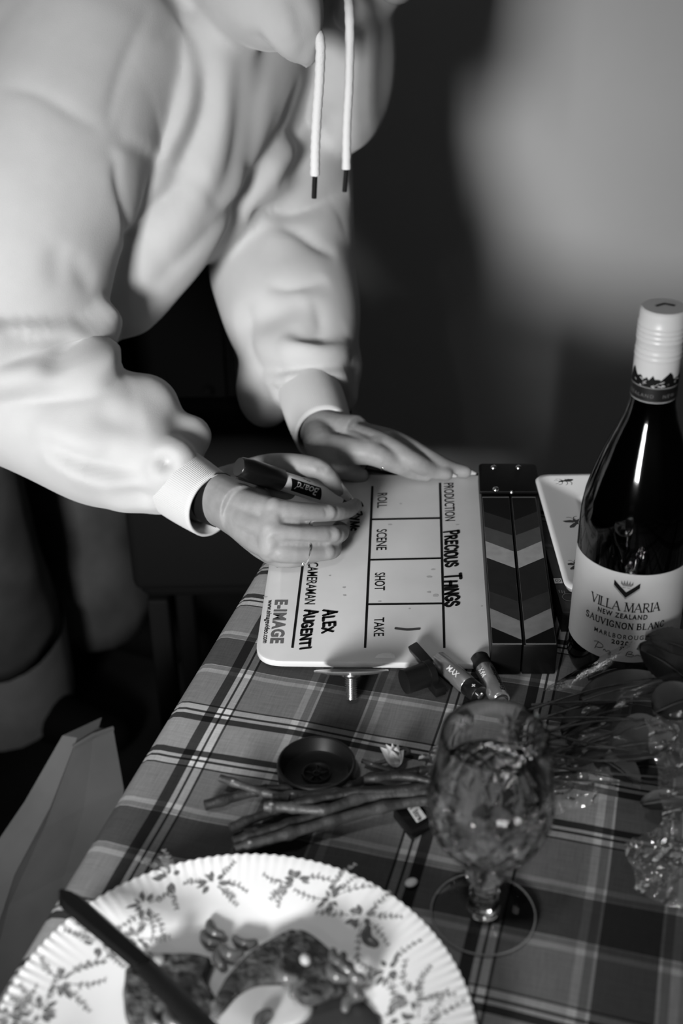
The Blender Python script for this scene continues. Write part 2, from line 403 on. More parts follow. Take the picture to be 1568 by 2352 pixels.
def plaid_material():
    m = bpy.data.materials.new('woven plaid cotton'); m.use_nodes = True; nt = m.node_tree; L = nt.links
    b = nt.nodes['Principled BSDF']; b.inputs['Roughness'].default_value = 0.92; b.inputs['Specular IOR Level'].default_value = 0.15
    uv = nt.nodes.new('ShaderNodeUVMap'); sp = nt.nodes.new('ShaderNodeSeparateXYZ'); L.new(uv.outputs[0], sp.inputs[0])
    def math_(op, a, bb=None):
        n = nt.nodes.new('ShaderNodeMath'); n.operation = op
        for i, x in enumerate((a, bb)):
            if x is None: continue
            if isinstance(x, (int, float)): n.inputs[i].default_value = x
            else: L.new(x, n.inputs[i])
        return n.outputs[0]
    def sett(x, c, P, stops):
        d = math_('ABSOLUTE', math_('SUBTRACT', math_('FRACT', math_('ADD', math_('DIVIDE', math_('SUBTRACT', x, c), P), 0.5)), 0.5))
        r = nt.nodes.new('ShaderNodeValToRGB'); r.color_ramp.interpolation = 'CONSTANT'; L.new(d, r.inputs[0])
        e = r.color_ramp.elements; pos = 0.0
        for i, (end, tone) in enumerate(stops):
            el = e[0] if i == 0 else (e[1] if i == 1 else e.new(pos))
            el.position = pos; el.color = gv(tone); pos = min(1.0, end/P)
        return r.outputs[0]
    DK, DB, MD, LT, GR, LM = 0.135, 0.072, 0.40, 0.82, 0.36, 0.60
    su = sett(sp.outputs[0], -0.2015, 0.2183, [(.0167, DK), (.018, .55), (.0235, .30), (.0282, .58), (.0712, MD), (.0727, DB), (.0777, LT), (.0797, DB), (.0832, LT), (.0905, DB), (.2, LM*.8)])
    sv = sett(sp.outputs[1], 0.5258, 0.1878, [(.0162, DK), (.0175, .60), (.0220, .36), (.0258, .64), (.0612, MD), (.0627, DB), (.0677, LT), (.0698, DB), (.0733, LT), (.0788, DB), (.2, LM)])
    mx = nt.nodes.new('ShaderNodeMix'); mx.data_type = 'RGBA'; mx.blend_type = 'MULTIPLY'; mx.inputs['Factor'].default_value = 1.0
    # fine twill: warp and weft threads take turns
    wv = math_('FRACT', math_('MULTIPLY', math_('ADD', sp.outputs[0], sp.outputs[1]), 1150.0))
    tw = math_('ADD', 0.90, math_('MULTIPLY', wv, 0.20))
    L.new(math_('MULTIPLY', su, tw), mx.inputs['A']); L.new(sv, mx.inputs['B'])
    no = nt.nodes.new('ShaderNodeTexNoise'); no.inputs['Scale'].default_value = 1.0; no.inputs['Detail'].default_value = 5
    mp = nt.nodes.new('ShaderNodeMapping'); mp.inputs['Scale'].default_value = (900, 60, 1); L.new(uv.outputs[0], mp.inputs[0]); L.new(mp.outputs[0], no.inputs['Vector'])
    no2 = nt.nodes.new('ShaderNodeTexNoise'); no2.inputs['Scale'].default_value = 1.0; no2.inputs['Detail'].default_value = 4
    mp2 = nt.nodes.new('ShaderNodeMapping'); mp2.inputs['Scale'].default_value = (50, 800, 1); L.new(uv.outputs[0], mp2.inputs[0]); L.new(mp2.outputs[0], no2.inputs['Vector'])
    nn = math_('ADD', math_('MULTIPLY', math_('ADD', no.outputs['Fac'], no2.outputs['Fac']), 0.55), 0.45)
    mul = nt.nodes.new('ShaderNodeMix'); mul.data_type = 'RGBA'; mul.blend_type = 'MULTIPLY'; mul.inputs['Factor'].default_value = 1
    L.new(mx.outputs['Result'], mul.inputs['A']); L.new(nn, mul.inputs['B']); L.new(mul.outputs['Result'], b.inputs['Base Color'])
    bp = nt.nodes.new('ShaderNodeBump'); bp.inputs['Strength'].default_value = 0.25; bp.inputs['Distance'].default_value = 0.0005
    L.new(nn, bp.inputs['Height']); L.new(bp.outputs[0], b.inputs['Normal'])
    return m
def cloth():
    st = 0.006; DROP = 0.24; R = 0.012
    us = np.arange(U0-DROP, U1+DROP+1e-9, st); vs = np.arange(V0-DROP, V1+DROP+1e-9, st)
    def roll(x, lo, hi):      # arc length -> (clamped coordinate, drop)
        if lo+R <= x <= hi-R: return x, 0.0
        s, sg, e = (lo+R-x, -1, lo+R) if x < lo+R else (x-(hi-R), 1, hi-R)
        a = s/R
        if a < math.pi/2: return e+sg*R*math.sin(a), R*(1-math.cos(a))
        return e+sg*R, R+(s-R*math.pi/2)
    V = []; UVs = []
    for v in vs:
        for u in us:
            cu, du = roll(u, U0, U1); cv, dv = roll(v, V0, V1)
            z = -max(du, dv)-0.35*min(du, dv)
            n1 = noise.noise(Vector((u*9, v*9, 3.1))); n2 = noise.noise(Vector((u*26, v*26, 8.7)))
            rip = -0.0011*(0.5+0.5*n1) - 0.0005*(0.5+0.5*n2)
            d = max(du, dv)
            if d > 0.02:
                k = (d-0.02)
                if du >= dv: cu += (-1 if u < U0+R else 1)*k*0.10*(0.6+math.sin(v*38+2*n1))
                else: cv += (-1 if v < V0+R else 1)*k*0.10*(0.6+math.sin(u*38+2*n1))
            V.append(uvw(cu, cv, z+rip-0.0004))
            wu = 0.0016*noise.noise(Vector((u*10, v*10, 1.0))); wv = 0.0026*noise.noise(Vector((u*9+5, v*9, 5.0)))+0.0010*noise.noise(Vector((u*30, v*16, 9.0)))
            UVs.append((u+wu, v+wv))
    nu, nv = len(us), len(vs)
    F = [(j*nu+i, j*nu+i+1, (j+1)*nu+i+1, (j+1)*nu+i) for j in range(nv-1) for i in range(nu-1)]
    o = obj('tablecloth', [(V, F)], plaid_material(), angle=None)
    me = o.data; ul = me.uv_layers.new(name='UVMap')
    li = np.empty(len(me.loops), dtype=np.int32); me.loops.foreach_get('vertex_index', li)
    ul.data.foreach_set('uv', np.array(UVs)[li].ravel())
    return o
tag(cloth(), 'grey and white plaid cotton tablecloth spread over the table', 'tablecloth')

# ================================================================ clapperboard
ZB = 0.009                                  # board face above the table
BA = math.radians(-2.6)
EY = Vector((math.cos(BA), math.sin(BA), 0)); EXF = Vector((-math.sin(BA), math.cos(BA), 0))   # EY: towards the sticks; EXF: away from the camera
BO = at(583, 1518, ZB)
WB = (at(1098, 1091, ZB)-BO).dot(EXF)
HB = (at(1130, 1517, ZB)-BO).dot(EY)
clap = empty('clapperboard', (*at(860, 1310, 0)[:2], T), 'white film clapperboard with handwritten title lying on the plaid cloth', 'clapperboard')
def bl(a, b): p = BO+EY*a+EXF*b; return (p.x, p.y)
pol = round_poly([bl(0, 0), bl(HB+.008, 0), bl(HB+.008, WB), bl(0, WB)], [.022, .002, .002, .018], 8)
obj('board', [prism(pol, T+.0035, T+ZB, 0.0012)], mm('milky acrylic', 0.54, 0.33, var=(22, 0.06), spec=0.5), clap)
chip = [at(x, y, ZB+.0003) for x, y in ((861, 1510), (868, 1503), (880, 1500), (895, 1499), (905, 1502), (908, 1512))]
obj('chipped_edge', [prism([(p.x, p.y) for p in chip], T+ZB+.00005, T+ZB+.0004, 0.0001)], mm('raw acrylic', 0.68, 0.8, bump=(300, .5, .001)), clap, label='chipped near edge of the board')
ZT = ZB+.00025
def flat_quad(pts, z=ZT): return [at(x, y, z) for x, y in pts], [tuple(range(len(pts)))]
def line(p, q, wpx):
    d = Vector((q[0]-p[0], q[1]-p[1])).normalized(); n = Vector((-d.y, d.x))*wpx/2
    return flat_quad([(p[0]+n.x, p[1]+n.y), (p[0]-n.x, p[1]-n.y), (q[0]-n.x, q[1]-n.y), (q[0]+n.x, q[1]+n.y)])
for p, q, wd in (((1010, 1109), (1020, 1488), 5.5), ((855, 1116), (838, 1488), 5.5), ((699, 1262), (671, 1488), 5.5), ((852, 1193), (1011, 1190), 4), ((849, 1286), (1014, 1282), 4), ((845, 1388), (1017, 1386), 4)):
    obj('printed_rule', [line(p, q, wd)], INK, clap, smooth=False)
def print_on(name, G, start, end, cap, m, z=ZT):
    """lettering laid from start to end along its base line, cap = top of the first capital (pixels measured on the photo)"""
    s, e, c = at(*start, z), at(*end, z), at(*cap, z)
    X = e-s; Y = c-s; V, F = G[0], G[1]
    return obj(name, [([s+X*p[0]+Y*p[1] for p in V], F)], m, clap, smooth=False)
for s, a, b, c in (('PRODUCTION', (1019, 1110), (1022, 1197), (1042, 1109)), ('ROLL', (867, 1133), (866, 1167), (890, 1132)), ('SCENE', (865, 1216), (864, 1264), (889, 1215)),
                   ('SHOT', (861, 1316), (860, 1357), (885, 1315)), ('TAKE', (859, 1419), (858, 1462), (883, 1418)), ('CAMERAMAN', (708, 1292), (699, 1388), (732, 1292))):
    print_on('printed_word', text2d(s, bold=0.008), a, b, c, INK)
print_on('printed_word', text2d('E-IMAGE', bold=0.045, spacing=1.14), (633, 1378), (621, 1478), (661, 1378), INKG)
print_on('printed_word', text2d('www.eimagevideo.com', bold=0.012), (616, 1378), (603, 1477), (628, 1379), INK)
HW = dict(jitter=0.07, gap=0.22, initial=1.3)
for s, a, b, c in (('PRECIOUS', (1021, 1221), (1024, 1302), (1047, 1219)), ('THINGS', (1022, 1320), (1023, 1393), (1050, 1318)), ('AUGENTI', (700, 1402), (688, 1490), (722, 1400)),
                   ('ALEX', (742, 1402), (741, 1453), (766, 1400)), ('ZYMc', (806, 1176), (805, 1218), (824, 1175))):
    print_on('handwriting', strokes(s, 0.27, **HW), a, b, c, INK, z=ZT+.0001)
V, F = ribbon([(822, 1151), (829, 1154), (833, 1162)], 4); obj('handwriting', [([at(p[0], p[1], ZT+.0001) for p in V], F)], INK, clap, smooth=False)
V, F = ribbon([(908, 1443), (935, 1446), (963, 1444)], 5); obj('handwriting', [([at(p[0], p[1], ZT+.0001) for p in V], F)], mm('faded marker ink', 0.05, 0.6), clap, smooth=False)
SMUD = mm('dried marker smudge', 0.42, 0.5)
rs = random.Random(3)
for (x, y, a, b) in ((986, 1325, 9, 3), (1000, 1368, 8, 4), (985, 1360, 6, 3), (790, 1349, 4, 2), (791, 1367, 5, 2), (636, 1303, 3, 2), (609, 1371, 5, 1.5), (920, 1157, 4, 2), (940, 1398, 3, 2), (1106, 1392, 3, 2), (1050, 1205, 5, 2), (895, 1205, 6, 2), (757, 1322, 3, 2), (994, 1308, 6, 2), (872, 1381, 5, 1.5)):
    q = [(x+a*math.cos(k*.785)*rs.uniform(.6, 1.1), y+b*math.sin(k*.785)*rs.uniform(.6, 1.1)) for k in range(8)]
    obj('smudge', [flat_quad(q, ZT-.0001)], SMUD, clap, smooth=False)
# the two sticks
ZS = 0.027
LACQ = mm('black lacquered wood', 0.003, 0.40, spec=0.25)
def quad_prism(pp, z0, z1, bev): return prism([(at(x, y, z1).x, at(x, y, z1).y) for x, y in pp], T+z0, T+z1, bev)
s1 = obj('lower_stick', [quad_prism([(1128, 1482), (1199, 1482), (1162, 1066), (1099, 1066)], 0.0, ZS, 0.0012)], LACQ, clap)
s2 = obj('clapping_stick', [quad_prism([(1202, 1482), (1281, 1482), (1228, 1068), (1164, 1066)], 0.0, ZS, 0.0012)], LACQ, clap)
hb = obj('hinge_plate', [quad_prism(round_poly([(1101, 1128), (1241, 1128), (1230, 1064), (1099, 1064)], [2, 2, 9, 9], 4), ZS+.0004, ZS+.0035, 0.0008)], mm('black hinge plastic', 0.002, 0.45, spec=0.2), clap)
for (x, y, r) in ((1133, 1074, .0028), (1190, 1074, .0028), (1138, 1124, .0030), (1174, 1132, .0016)):
    g = lathe([(0, .0022), (r*.55, .0020), (r*.9, .0012), (r, 0), (0, 0)][::-1], 16)
    obj('screw', [xf(g, Matrix.Translation(at(x, y, ZS+.0034)))], CHROME, clap)
def edge(p, q, y): t = (y-p[1])/(q[1]-p[1]); return (p[0]+(q[0]-p[0])*t, y)
def c6(x, y): return (1080+x/4.614, 1050+y/4.614)
tones = [0.004, 0.022, 0.075, 0.34, 0.016, 0.030, 0.20, 0.004]
ya = [430, 575, 735, 890, 1065, 1420, 1600, 1800, 1972]; yb = [430, 670, 830, 1000, 1177, 1530, 1735, 1935, 1972]
for stick, (lt, lb), (rt_, rb), L, Rr in ((s1, ((128, 430), (232, 1972)), ((408, 430), (544, 1972)), ya, yb), (s2, ((440, 430), (588, 1972)), ((688, 430), (906, 1972)), yb, ya)):
    g = [at(*c6(*p), ZS+.0002) for p in (lb, rb, rt_, lt)]
    obj('label_foil', [prism([((p-sum(g, Vector())/4)*1.012+sum(g, Vector())/4)[:2] for p in g], T+ZS+.0001, T+ZS+.0003)], mm('silver foil', 0.5, 0.35, metal=0.6), stick, smooth=False)
    for k in range(8):
        p = [edge(lt, lb, L[k+1]), edge(rt_, rb, Rr[k+1]), edge(rt_, rb, Rr[k]), edge(lt, lb, L[k])]
        q = [at(*c6(*x), ZS+.0005) for x in p]
        if (q[0]-q[3]).length < 1e-5 and (q[1]-q[2]).length < 1e-5: continue
        mt = mm('stripe tone %.3f' % tones[k], tones[k], 0.30, spec=0.35, var=(120, 0.12))
        obj('stripe', [prism([(v.x, v.y) for v in q], T+ZS+.00035, T+ZS+.00055)], mt, stick, smooth=False)

# ================================================================ wine bottle
BX = aty(1434, 1420, 0.755); BC = Vector((BX.x, 0.755, T)); BR = 0.0400
bot = empty('wine_bottle', BC, 'half-full dark glass wine bottle with white label and screw cap', 'bottle')
TB = Matrix.Translation(BC)
prof = [(0, .012), (.028, .006), (.034, .0), (.0385, .0015), (BR, .006), (BR, .118), (.0396, .130), (.0378, .143), (.0340, .158), (.0300, .171), (.0255, .1835), (.0212, .194), (.0178, .2036), (.0157, .212), (.0148, .2205), (.0145, .236), (.0145, .262), (.013, .264)]
inn = [(0.0115, .264), (0.0115, .236), (.0117, .2205), (.0127, .212), (.0148, .2036), (.0182, .194), (.0225, .1835), (.027, .171), (.031, .158), (.0348, .143), (.0366, .130), (.0370, .118), (.0370, .012), (.028, .010), (0, .0145)]
GLASSD = mm('dark green bottle glass', 0.012, 0.07, trans=1.0, ior=1.5)
obj('glass', [xf(lathe(prof+inn, 64), TB)], GLASSD, bot, angle=30)
wl = .1335
wi = [(0, .0150), (.0368, .0126), (.0368, .118), (.0364, .130), (.0362, wl), (0, wl)]
obj('wine', [xf(lathe(wi, 48), TB)], mm('white wine in dark glass', 0.01, 0.05, spec=0.5), bot, angle=30)
phi0 = math.atan2(-BC.y, -BC.x)
def on_bottle(s, z, r): a = phi0+s/BR; return Vector((BC.x+r*math.cos(a), BC.y+r*math.sin(a), T+z))
def wrap(zlo, zhi, half, r0, r1, n=48):
    rings = []
    for k in range(n+1):
        s = -half+2*half*k/n
        rings.append([on_bottle(s, zlo, r1), on_bottle(s, zhi, r1), on_bottle(s, zhi, r0), on_bottle(s, zlo, r0)])
    return loft(rings)
LAB = obj('label', [wrap(.0255, .1008, BR*1.36, BR+.0001, BR+.0004)], mm('label paper', 0.50, 0.7, spec=0.25, var=(60, 0.03)), bot)
LZ = -.0058
def bprint(G, s0, s1, zb, cap, m=INK, r=BR+.0007, rise=0.0, name='printed_word'):
    V, F = G[0], G[1]; zb += LZ
    return obj(name, [([on_bottle(s0+(s1-s0)*p[0], zb+cap*p[1]+rise*(p[0]-.5), r) for p in V], F)], m, LAB, smooth=False)
bprint(strokes('VILLA MARIA', 0.15, serif=0.15, gap=0.17), -.0255, .0235, .0757, .0072, rise=0.000)
bprint(text2d('NEW ZEALAND', bold=0.03, spacing=1.25), -.0195, .0155, .0694, .0042)
bprint(strokes('SAUVIGNON BLANC', 0.20, serif=0.15, gap=0.32), -.0290, .0290, .0607, .0049)
bprint(text2d('MARLBOROUGH', bold=0.008, spacing=1.35), -.0205, .0185, .0517, .0040)
bprint(text2d('2020', bold=0.03, spacing=1.25), -.0070, .0050, .0465, .0036)
def sig(pts, wd): 
    V, F = ribbon(pts, wd); return obj('signature', [([on_bottle(p[0], p[1]+LZ-.0022, BR+.0007) for p in V], F)], INK, LAB, smooth=False)
sig([(-.0195, .0452), (-.017, .0462), (-.0135, .0452), (-.0125, .0432), (-.015, .0415), (-.0175, .0412)], .00045)
sig([(-.0165, .0455), (-.0175, .043), (-.0185, .0395)], .00045)
sig([(-.012, .0405), (-.011, .0418), (-.010, .0402), (-.008, .0415), (-.006, .0404), (-.004, .042), (-.002, .0404), (0, .0416)], .0004)
sig([(.004, .0395), (.005, .043), (.008, .0432), (.0075, .0415), (.005, .0412), (.009, .0405), (.0085, .039), (.005, .0392)], .00045)
sig([(.010, .0395), (.012, .0405), (.014, .0395), (.016, .0408), (.018, .0396)], .0004)
# chevron and crown
def bpoly(pts, m=INK, name='emblem'):
    if len(pts) == 3: pts = [pts[0], pts[1], pts[2], pts[2]]
    A, B, C, D = [Vector(q) for q in pts]; n = 8; V = []      # quad A-B | D-C, cut into strips along A->D
    for i in range(n+1):
        for j in range(3):
            t, u = i/n, j/2; q = (A*(1-t)+D*t)*(1-u)+(B*(1-t)+C*t)*u; V.append(on_bottle(q.x, q.y+LZ, BR+.0007))
    F = [(i*3+j, i*3+j+1, (i+1)*3+j+1, (i+1)*3+j) for i in range(n) for j in range(2)]
    return obj(name, [(V, F)], m, LAB, smooth=False)
cx, cz = -.0012, .0870
bpoly([(cx, cz+.0048), (cx, cz), (cx-.0088, cz+.0090), (cx-.0088, cz+.0132)][::1]); bpoly([(cx, cz), (cx, cz+.0048), (cx+.0088, cz+.0132), (cx+.0088, cz+.0090)])
bpoly([(cx, cz-.0006), (cx, cz-.0010), (cx-.0088, cz+.0080), (cx-.0088, cz+.0084)]); bpoly([(cx, cz-.0010), (cx, cz-.0006), (cx+.0088, cz+.0084), (cx+.0088, cz+.0080)])
for a in range(5):
    xx = cx+(a-2)*.0016; hgt = .0042-abs(a-2)*.0005
    bpoly([(xx-.0009, cz+.0108), (xx+.0009, cz+.0108), (xx+(a-2)*.0004, cz+.0108+hgt)], INKG)
bpoly([(cx-.0030, cz+.0098), (cx+.0030, cz+.0098), (cx+.0034, cz+.0106), (cx-.0034, cz+.0106)], INKG)
bprint(text2d('EST 1961', bold=0.01), cx-.0027, cx+.0027, cz+.0079, .0011, INKG)
# screw cap with sleeve
capm = mm('satin white cap', 0.60, 0.35, spec=0.5)
cp = []
zc = .2190
cp += [(.0150, zc), (.01515, zc+.0005), (.01515, .2465)]
for k in range(2): z = .2475+.0035*k; cp += [(.01515, z), (.0155, z+.0008), (.0155, z+.0018), (.01515, z+.0026)]
cp += [(.01515, .2556), (.01475, .2558), (.01475, .2566), (.01515, .2568)]
for k in range(4): z = .2590+.0033*k; cp += [(.01515, z), (.01560, z+.0008), (.01560, z+.0018), (.01515, z+.0026)]
cp += [(.01515, .2760), (.0149, .2795), (.0138, .2808), (0, .2808)]
CAPO = obj('screw_cap', [xf(lathe(cp, 64), TB)], capm, bot, angle=30)
def ringband(z0, z1, r, n=64): return xf(lathe([(r, z0), (r, z1)], n), TB)
obj('neck_band', [ringband(.2195, .2295, .01530)], mm('matt black sleeve', 0.006, 0.5), CAPO)
for z in (.2198, .2293): obj('neck_stripe', [ringband(z, z+.0005, .01540)], INKG, CAPO)
def on_cap(s, z, r=.01545): a = phi0+s/.0152; return Vector((BC.x+r*math.cos(a), BC.y+r*math.sin(a), T+z))
for s, a0 in (('ZEALAND', -.0185), ('NEW ZEALAND', .0065)):
    G = text2d(s, spacing=1.3); obj('printed_word', [([on_cap(a0+.0026*G[2]*p[0], .2228+.0026*p[1]) for p in G[0]], G[1])], INKG, CAPO, smooth=False)
rs = random.Random(11)          # engraved mountain range round the sleeve
N = 72; hs = [.0045+.0058*abs(noise.noise(Vector((k*.21, 2.2, 0))))*1.9+.0012*rs.random() for k in range(N)]; hs.append(hs[0])
V = []; F = []
for k in range(N+1):
    s = 2*math.pi*.0152*k/N; V += [on_cap(s, .2300, .01535), on_cap(s, .2300+hs[k], .01535)]
for k in range(N): F.append((2*k, 2*k+2, 2*k+3, 2*k+1))
obj('mountain_print', [(V, F)], INK, CAPO, smooth=False)
for k in range(46):
    s = rs.uniform(0, 2*math.pi*.0152); z = .2303+rs.random()*.0055; l = rs.uniform(.001, .0035); t = rs.uniform(.0003, .0009); sl = rs.choice((-1, 1))*rs.uniform(.2, .8)
    pts = [(s, z), (s+l, z+sl*l), (s+l*1.1, z+sl*l+t), (s+.2*l, z+t)]
    if max(p[1] for p in pts) > .2365: continue
    obj('snow_print', [([on_cap(a, b, .0155) for a, b in pts], [(0, 1, 2, 3)])], mm('pale print', .45, .5), CAPO, smooth=False)
topm = Matrix.Translation(BC+Vector((0, 0, .2811)))
obj('cap_emblem', [([topm @ Vector(p) for p in ((-.006, .001, 0), (.001, .005, 0), (.0075, .001, 0), (.006, -.001, 0), (.001, .0025, 0), (-.005, -.001, 0))], [(0, 5, 4, 1), (1, 4, 3, 2)])], INK, CAPO, smooth=False)

# ================================================================ tray with insects, on a dark packet
tray = empty('porcelain_tray', (*at(1420, 1230, 0)[:2], T+.0195), 'white porcelain tray painted with insects, behind the wine bottle', 'tray')
tl = at(1243, 1089, .034); nl = at(1291, 1353, .034)
xl = (tl.x+nl.x)/2-.002; xr = xl+.165; yf = tl.y; yn = nl.y
def rrect(d, z, r):
    p = [(xl+d, yn+d), (xr-d, yn+d), (xr-d, yf-d), (xl+d, yf-d)]
    return [Vector((a, b, T+z)) for a, b in round_poly(p, max(r, .001), 5)]
rings = [rrect(.030, .0195, .008), rrect(.012, .0200, .010), rrect(.002, .0280, .011), rrect(0, .0325, .012), rrect(.0012, .0343, .012), rrect(.0045, .0340, .011), rrect(.008, .0325, .010), rrect(.030, .0300, .008), rrect(.0345, .0285, .007), rrect(.040, .0228, .007), rrect(.046, .0222, .006)]
obj('dish', [loft(rings)], PORC, tray, angle=60)
def insect(c, ang, sc, kind):
    c = at(*c, .0318); g = []
    def lay(q): d_ = min(q.x-xl, yf-q.y); return Vector((q.x, q.y, T+.0329-max(0, min(.022, d_-.008))*.1136))
    R = Matrix.Rotation(ang, 3, 'Z')
    def P(pts): g.append(([lay(c+R @ Vector((a*sc, b*sc, 0))) for a, b in pts], [tuple(range(len(pts)))]))
    def el(x, y, rx, ry, n=14): P([(x+rx*math.cos(2*math.pi*k/n), y+ry*math.sin(2*math.pi*k/n)) for k in range(n)])
    def ln(pts, wd=.05):
        V, F = ribbon(pts, wd); g.append(([lay(c+R @ Vector((p[0]*sc, p[1]*sc, 0))) for p in V], F))
    if kind == 'beetle':
        el(.25, 0, .55, .2); el(-.42, 0, .2, .15); el(-.68, 0, .1, .09)
        for s in (-1, 1):
            ln([(-.4, .1*s), (-.6, .45*s), (-.95, .5*s)]); ln([(0, .15*s), (0, .5*s), (-.25, .72*s)]); ln([(.3, .15*s), (.45, .5*s), (.3, .8*s)]); ln([(-.72, .05*s), (-1.0, .3*s), (-1.2, .25*s)], .03)
    else:
        el(0, 0, .14, .45); P([(0, .1), (-.4, .3), (-1.1, .28), (-.9, .05), (-.3, -.1)]); P([(0, -.1), (-.35, -.2), (-.9, -.55), (-1.0, -.8), (-.6, -.8), (-.1, -.4)])
        P([(0, .1), (.4, .3), (1.1, .28), (.9, .05), (.3, -.1)]); ln([(0, .4), (.2, .7), (.5, .75)], .04); ln([(0, .4), (-.2, .7), (-.5, .72)], .04)
    return g
for c, a, s, k in (((1299, 1106), .2, .0085, 'beetle'), ((1322, 1196), .35, .010, 'moth'), ((1322, 1297), .3, .008, 'moth')):
    obj('painted_insect', insect(c, a, s, k), mm('grey enamel', 0.05, 0.2), tray, smooth=False)
pk = empty('packet', (*at(1320, 1370, 0)[:2], T), 'dark cardboard packet with white pictograms under the tray', 'packet')
pa = at(1262, 1300, .018); pb = at(1300, 1400, .018)
x0, x1, y0, y1 = pa.x, pa.x+.16, pb.y-.004, pb.y+.085
obj('box', [box(((x0+x1)/2, (y0+y1)/2, T+.0095), (x1-x0, y1-y0, .0185), .001)], mm('dark card', 0.02, 0.35), pk)
def pic(px, py, wx, wy):
    c = at(px, py, .0191); obj('pictogram', [([c+Vector((a*wx, b*wy, 0)) for a, b in ((-.5, -.5), (.5, -.5), (.5, .5), (-.5, .5))], [(0, 1, 2, 3)])], mm('white print', .6, .5), pk, smooth=False)
    V, F = ribbon([(.34*math.cos(k*.6), .34*math.sin(k*.6)) for k in range(12)], .07); obj('pictogram_ring', [([c+Vector((p[0]*wx, p[1]*wx, .0002)) for p in V], F)], INK, pk, smooth=False)
    V, F = ribbon([(-.15, -.2), (0, .22), (.15, -.2)], .07, False); obj('pictogram_ring', [([c+Vector((p[0]*wx, p[1]*wx, .0002)) for p in V], F)], INK, pk, smooth=False)
pic(1281, 1334, .0062, .0072)
c = at(1306, 1372, .0191)
V, F = ribbon([(.5*math.cos(k*.6), .5*math.sin(k*.6)) for k in range(12)], .06); obj('pictogram_ring', [([c+Vector((p[0]*.010, p[1]*.010, .0002)) for p in V], F)], INKG, pk, smooth=False)
for k in range(3):
    c = at(1284+k*6, 1358+k, .0192); obj('bar_mark', [([c+Vector((a, b, 0)) for a, b in ((-.0005, -.002), (.0005, -.002), (.0005, .002), (-.0005, .002))], [(0, 1, 2, 3)])], INKG, pk, smooth=False)

# ================================================================ batteries
SHELL = mm('silver battery foil', 0.45, 0.25, metal=0.8)
def battery(p0, p1, dark_first, label, nub_first, words):
    a, b = at(*p0, .0075), at(*p1, .0075); r = .00715
    d = (b-a).normalized(); Lb = .0495; mid = (a+b)/2; a = mid-d*Lb/2
    bt = empty('battery', (mid.x, mid.y, T), label, 'battery', 'loose batteries by the clapperboard')
    Rm = basis(d, Vector((0, 0, 1)))
    def seg(x0, x1, r0, r1=None): return place(lathe([(0, x0), (r0*.96, x0), (r0, x0+.0004), (r0, x1-.0004), (r0*.96, x1), (0, x1)], 32), a, Rm)
    k = .013
    if dark_first: obj('black_band', [seg(0.0003, k, r)], BLACK, bt); obj('silver_body', [seg(k, Lb-.0003, r)], SHELL, bt)
    else: obj('silver_body', [seg(.0003, Lb-k, r)], SHELL, bt); obj('black_band', [seg(Lb-k, Lb-.0003, r)], BLACK, bt)
    obj('plus_terminal', [place(lathe([(0, 0), (.0027, 0), (.0027, .0014), (.0022, .0018), (0, .0018)] if not nub_first else [(0, -.0018), (.0022, -.0018), (.0027, -.0014), (.0027, 0), (0, 0)], 20), a+d*(0 if nub_first else Lb-.0003), Rm)], CHROME, bt)
    e = a+d*(Lb if nub_first else 0); sg = 1 if nub_first else -1
    obj('minus_terminal', [place(lathe([(0, 0), (.0056, 0), (.0056, sg*.0004), (.0052, sg*.0007), (.0035, sg*.0007), (.0033, sg*.0003), (0, sg*.0003)], 24), e, Rm)], CHROME, bt)
    up = (CAM-mid).normalized(); up = (up-d*up.dot(d)).normalized(); sd = d.cross(up)
    for (s, x0, x1, th0, cap, bold, flip, mt) in words:
        G = text2d(s, bold=bold); sgn = -1 if flip else 1
        pts = []
        for p in G[0]:
            x = x0+(x1-x0)*(p[0] if not flip else 1-p[0]); th = th0+sgn*cap*p[1]/r
            pts.append(a+d*x+(up*math.cos(th)-sd*math.sin(th))*(r+.0002))
        obj('printed_word', [(pts, G[1])], mt, bt, smooth=False)
    return bt
PW = mm('white print', .6, .5)
battery((1010, 1520), (1095, 1592), False, 'AA battery with its black plus end towards the wine glass', False, [('MAX', .017, .029, -.15, .0042, .02, False, PW), ('+', .0435, .0465, .1, .004, .03, False, PW)])
battery((1103, 1518), (1146, 1603), True, 'AA battery with its silver minus end behind the wine glass rim', True, [('MAX', .0175, .0265, -.1, .0040, .02, True, PW), ('Energizer', .018, .046, 1.05, .0036, .02, True, INK)])

# black plastic clip beside the batteries
cl = empty('plastic_clip', (*at(965, 1565, 0)[:2], T), 'small black plastic barrel clip next to the batteries', 'clip')
a, b = at(928, 1566, .0105), at(992, 1545, .0105)
obj('barrel', [tube([a, b], .0092, 24)], BLACK, cl)
obj('barrel_ring', [tube([a+(b-a)*.78, a+(b-a)*.98], .0104, 24)], BLACK, cl)
d = (b-a).normalized(); s = Vector((-d.y, d.x, 0))
c = a+(b-a)*.95
obj('lug', [place(box((0, 0, 0), (.008, .026, .006), .001), c+s*.014+Vector((0, 0, .006)), basis((-.3*d+Vector((0, 0, 1))), d))], BLACK, cl)
obj('foot', [place(box((0, 0, 0), (.009, .016, .008), .001), c-s*.008+Vector((0, 0, -.006)), basis((0, 0, 1), d))], BLACK, cl)

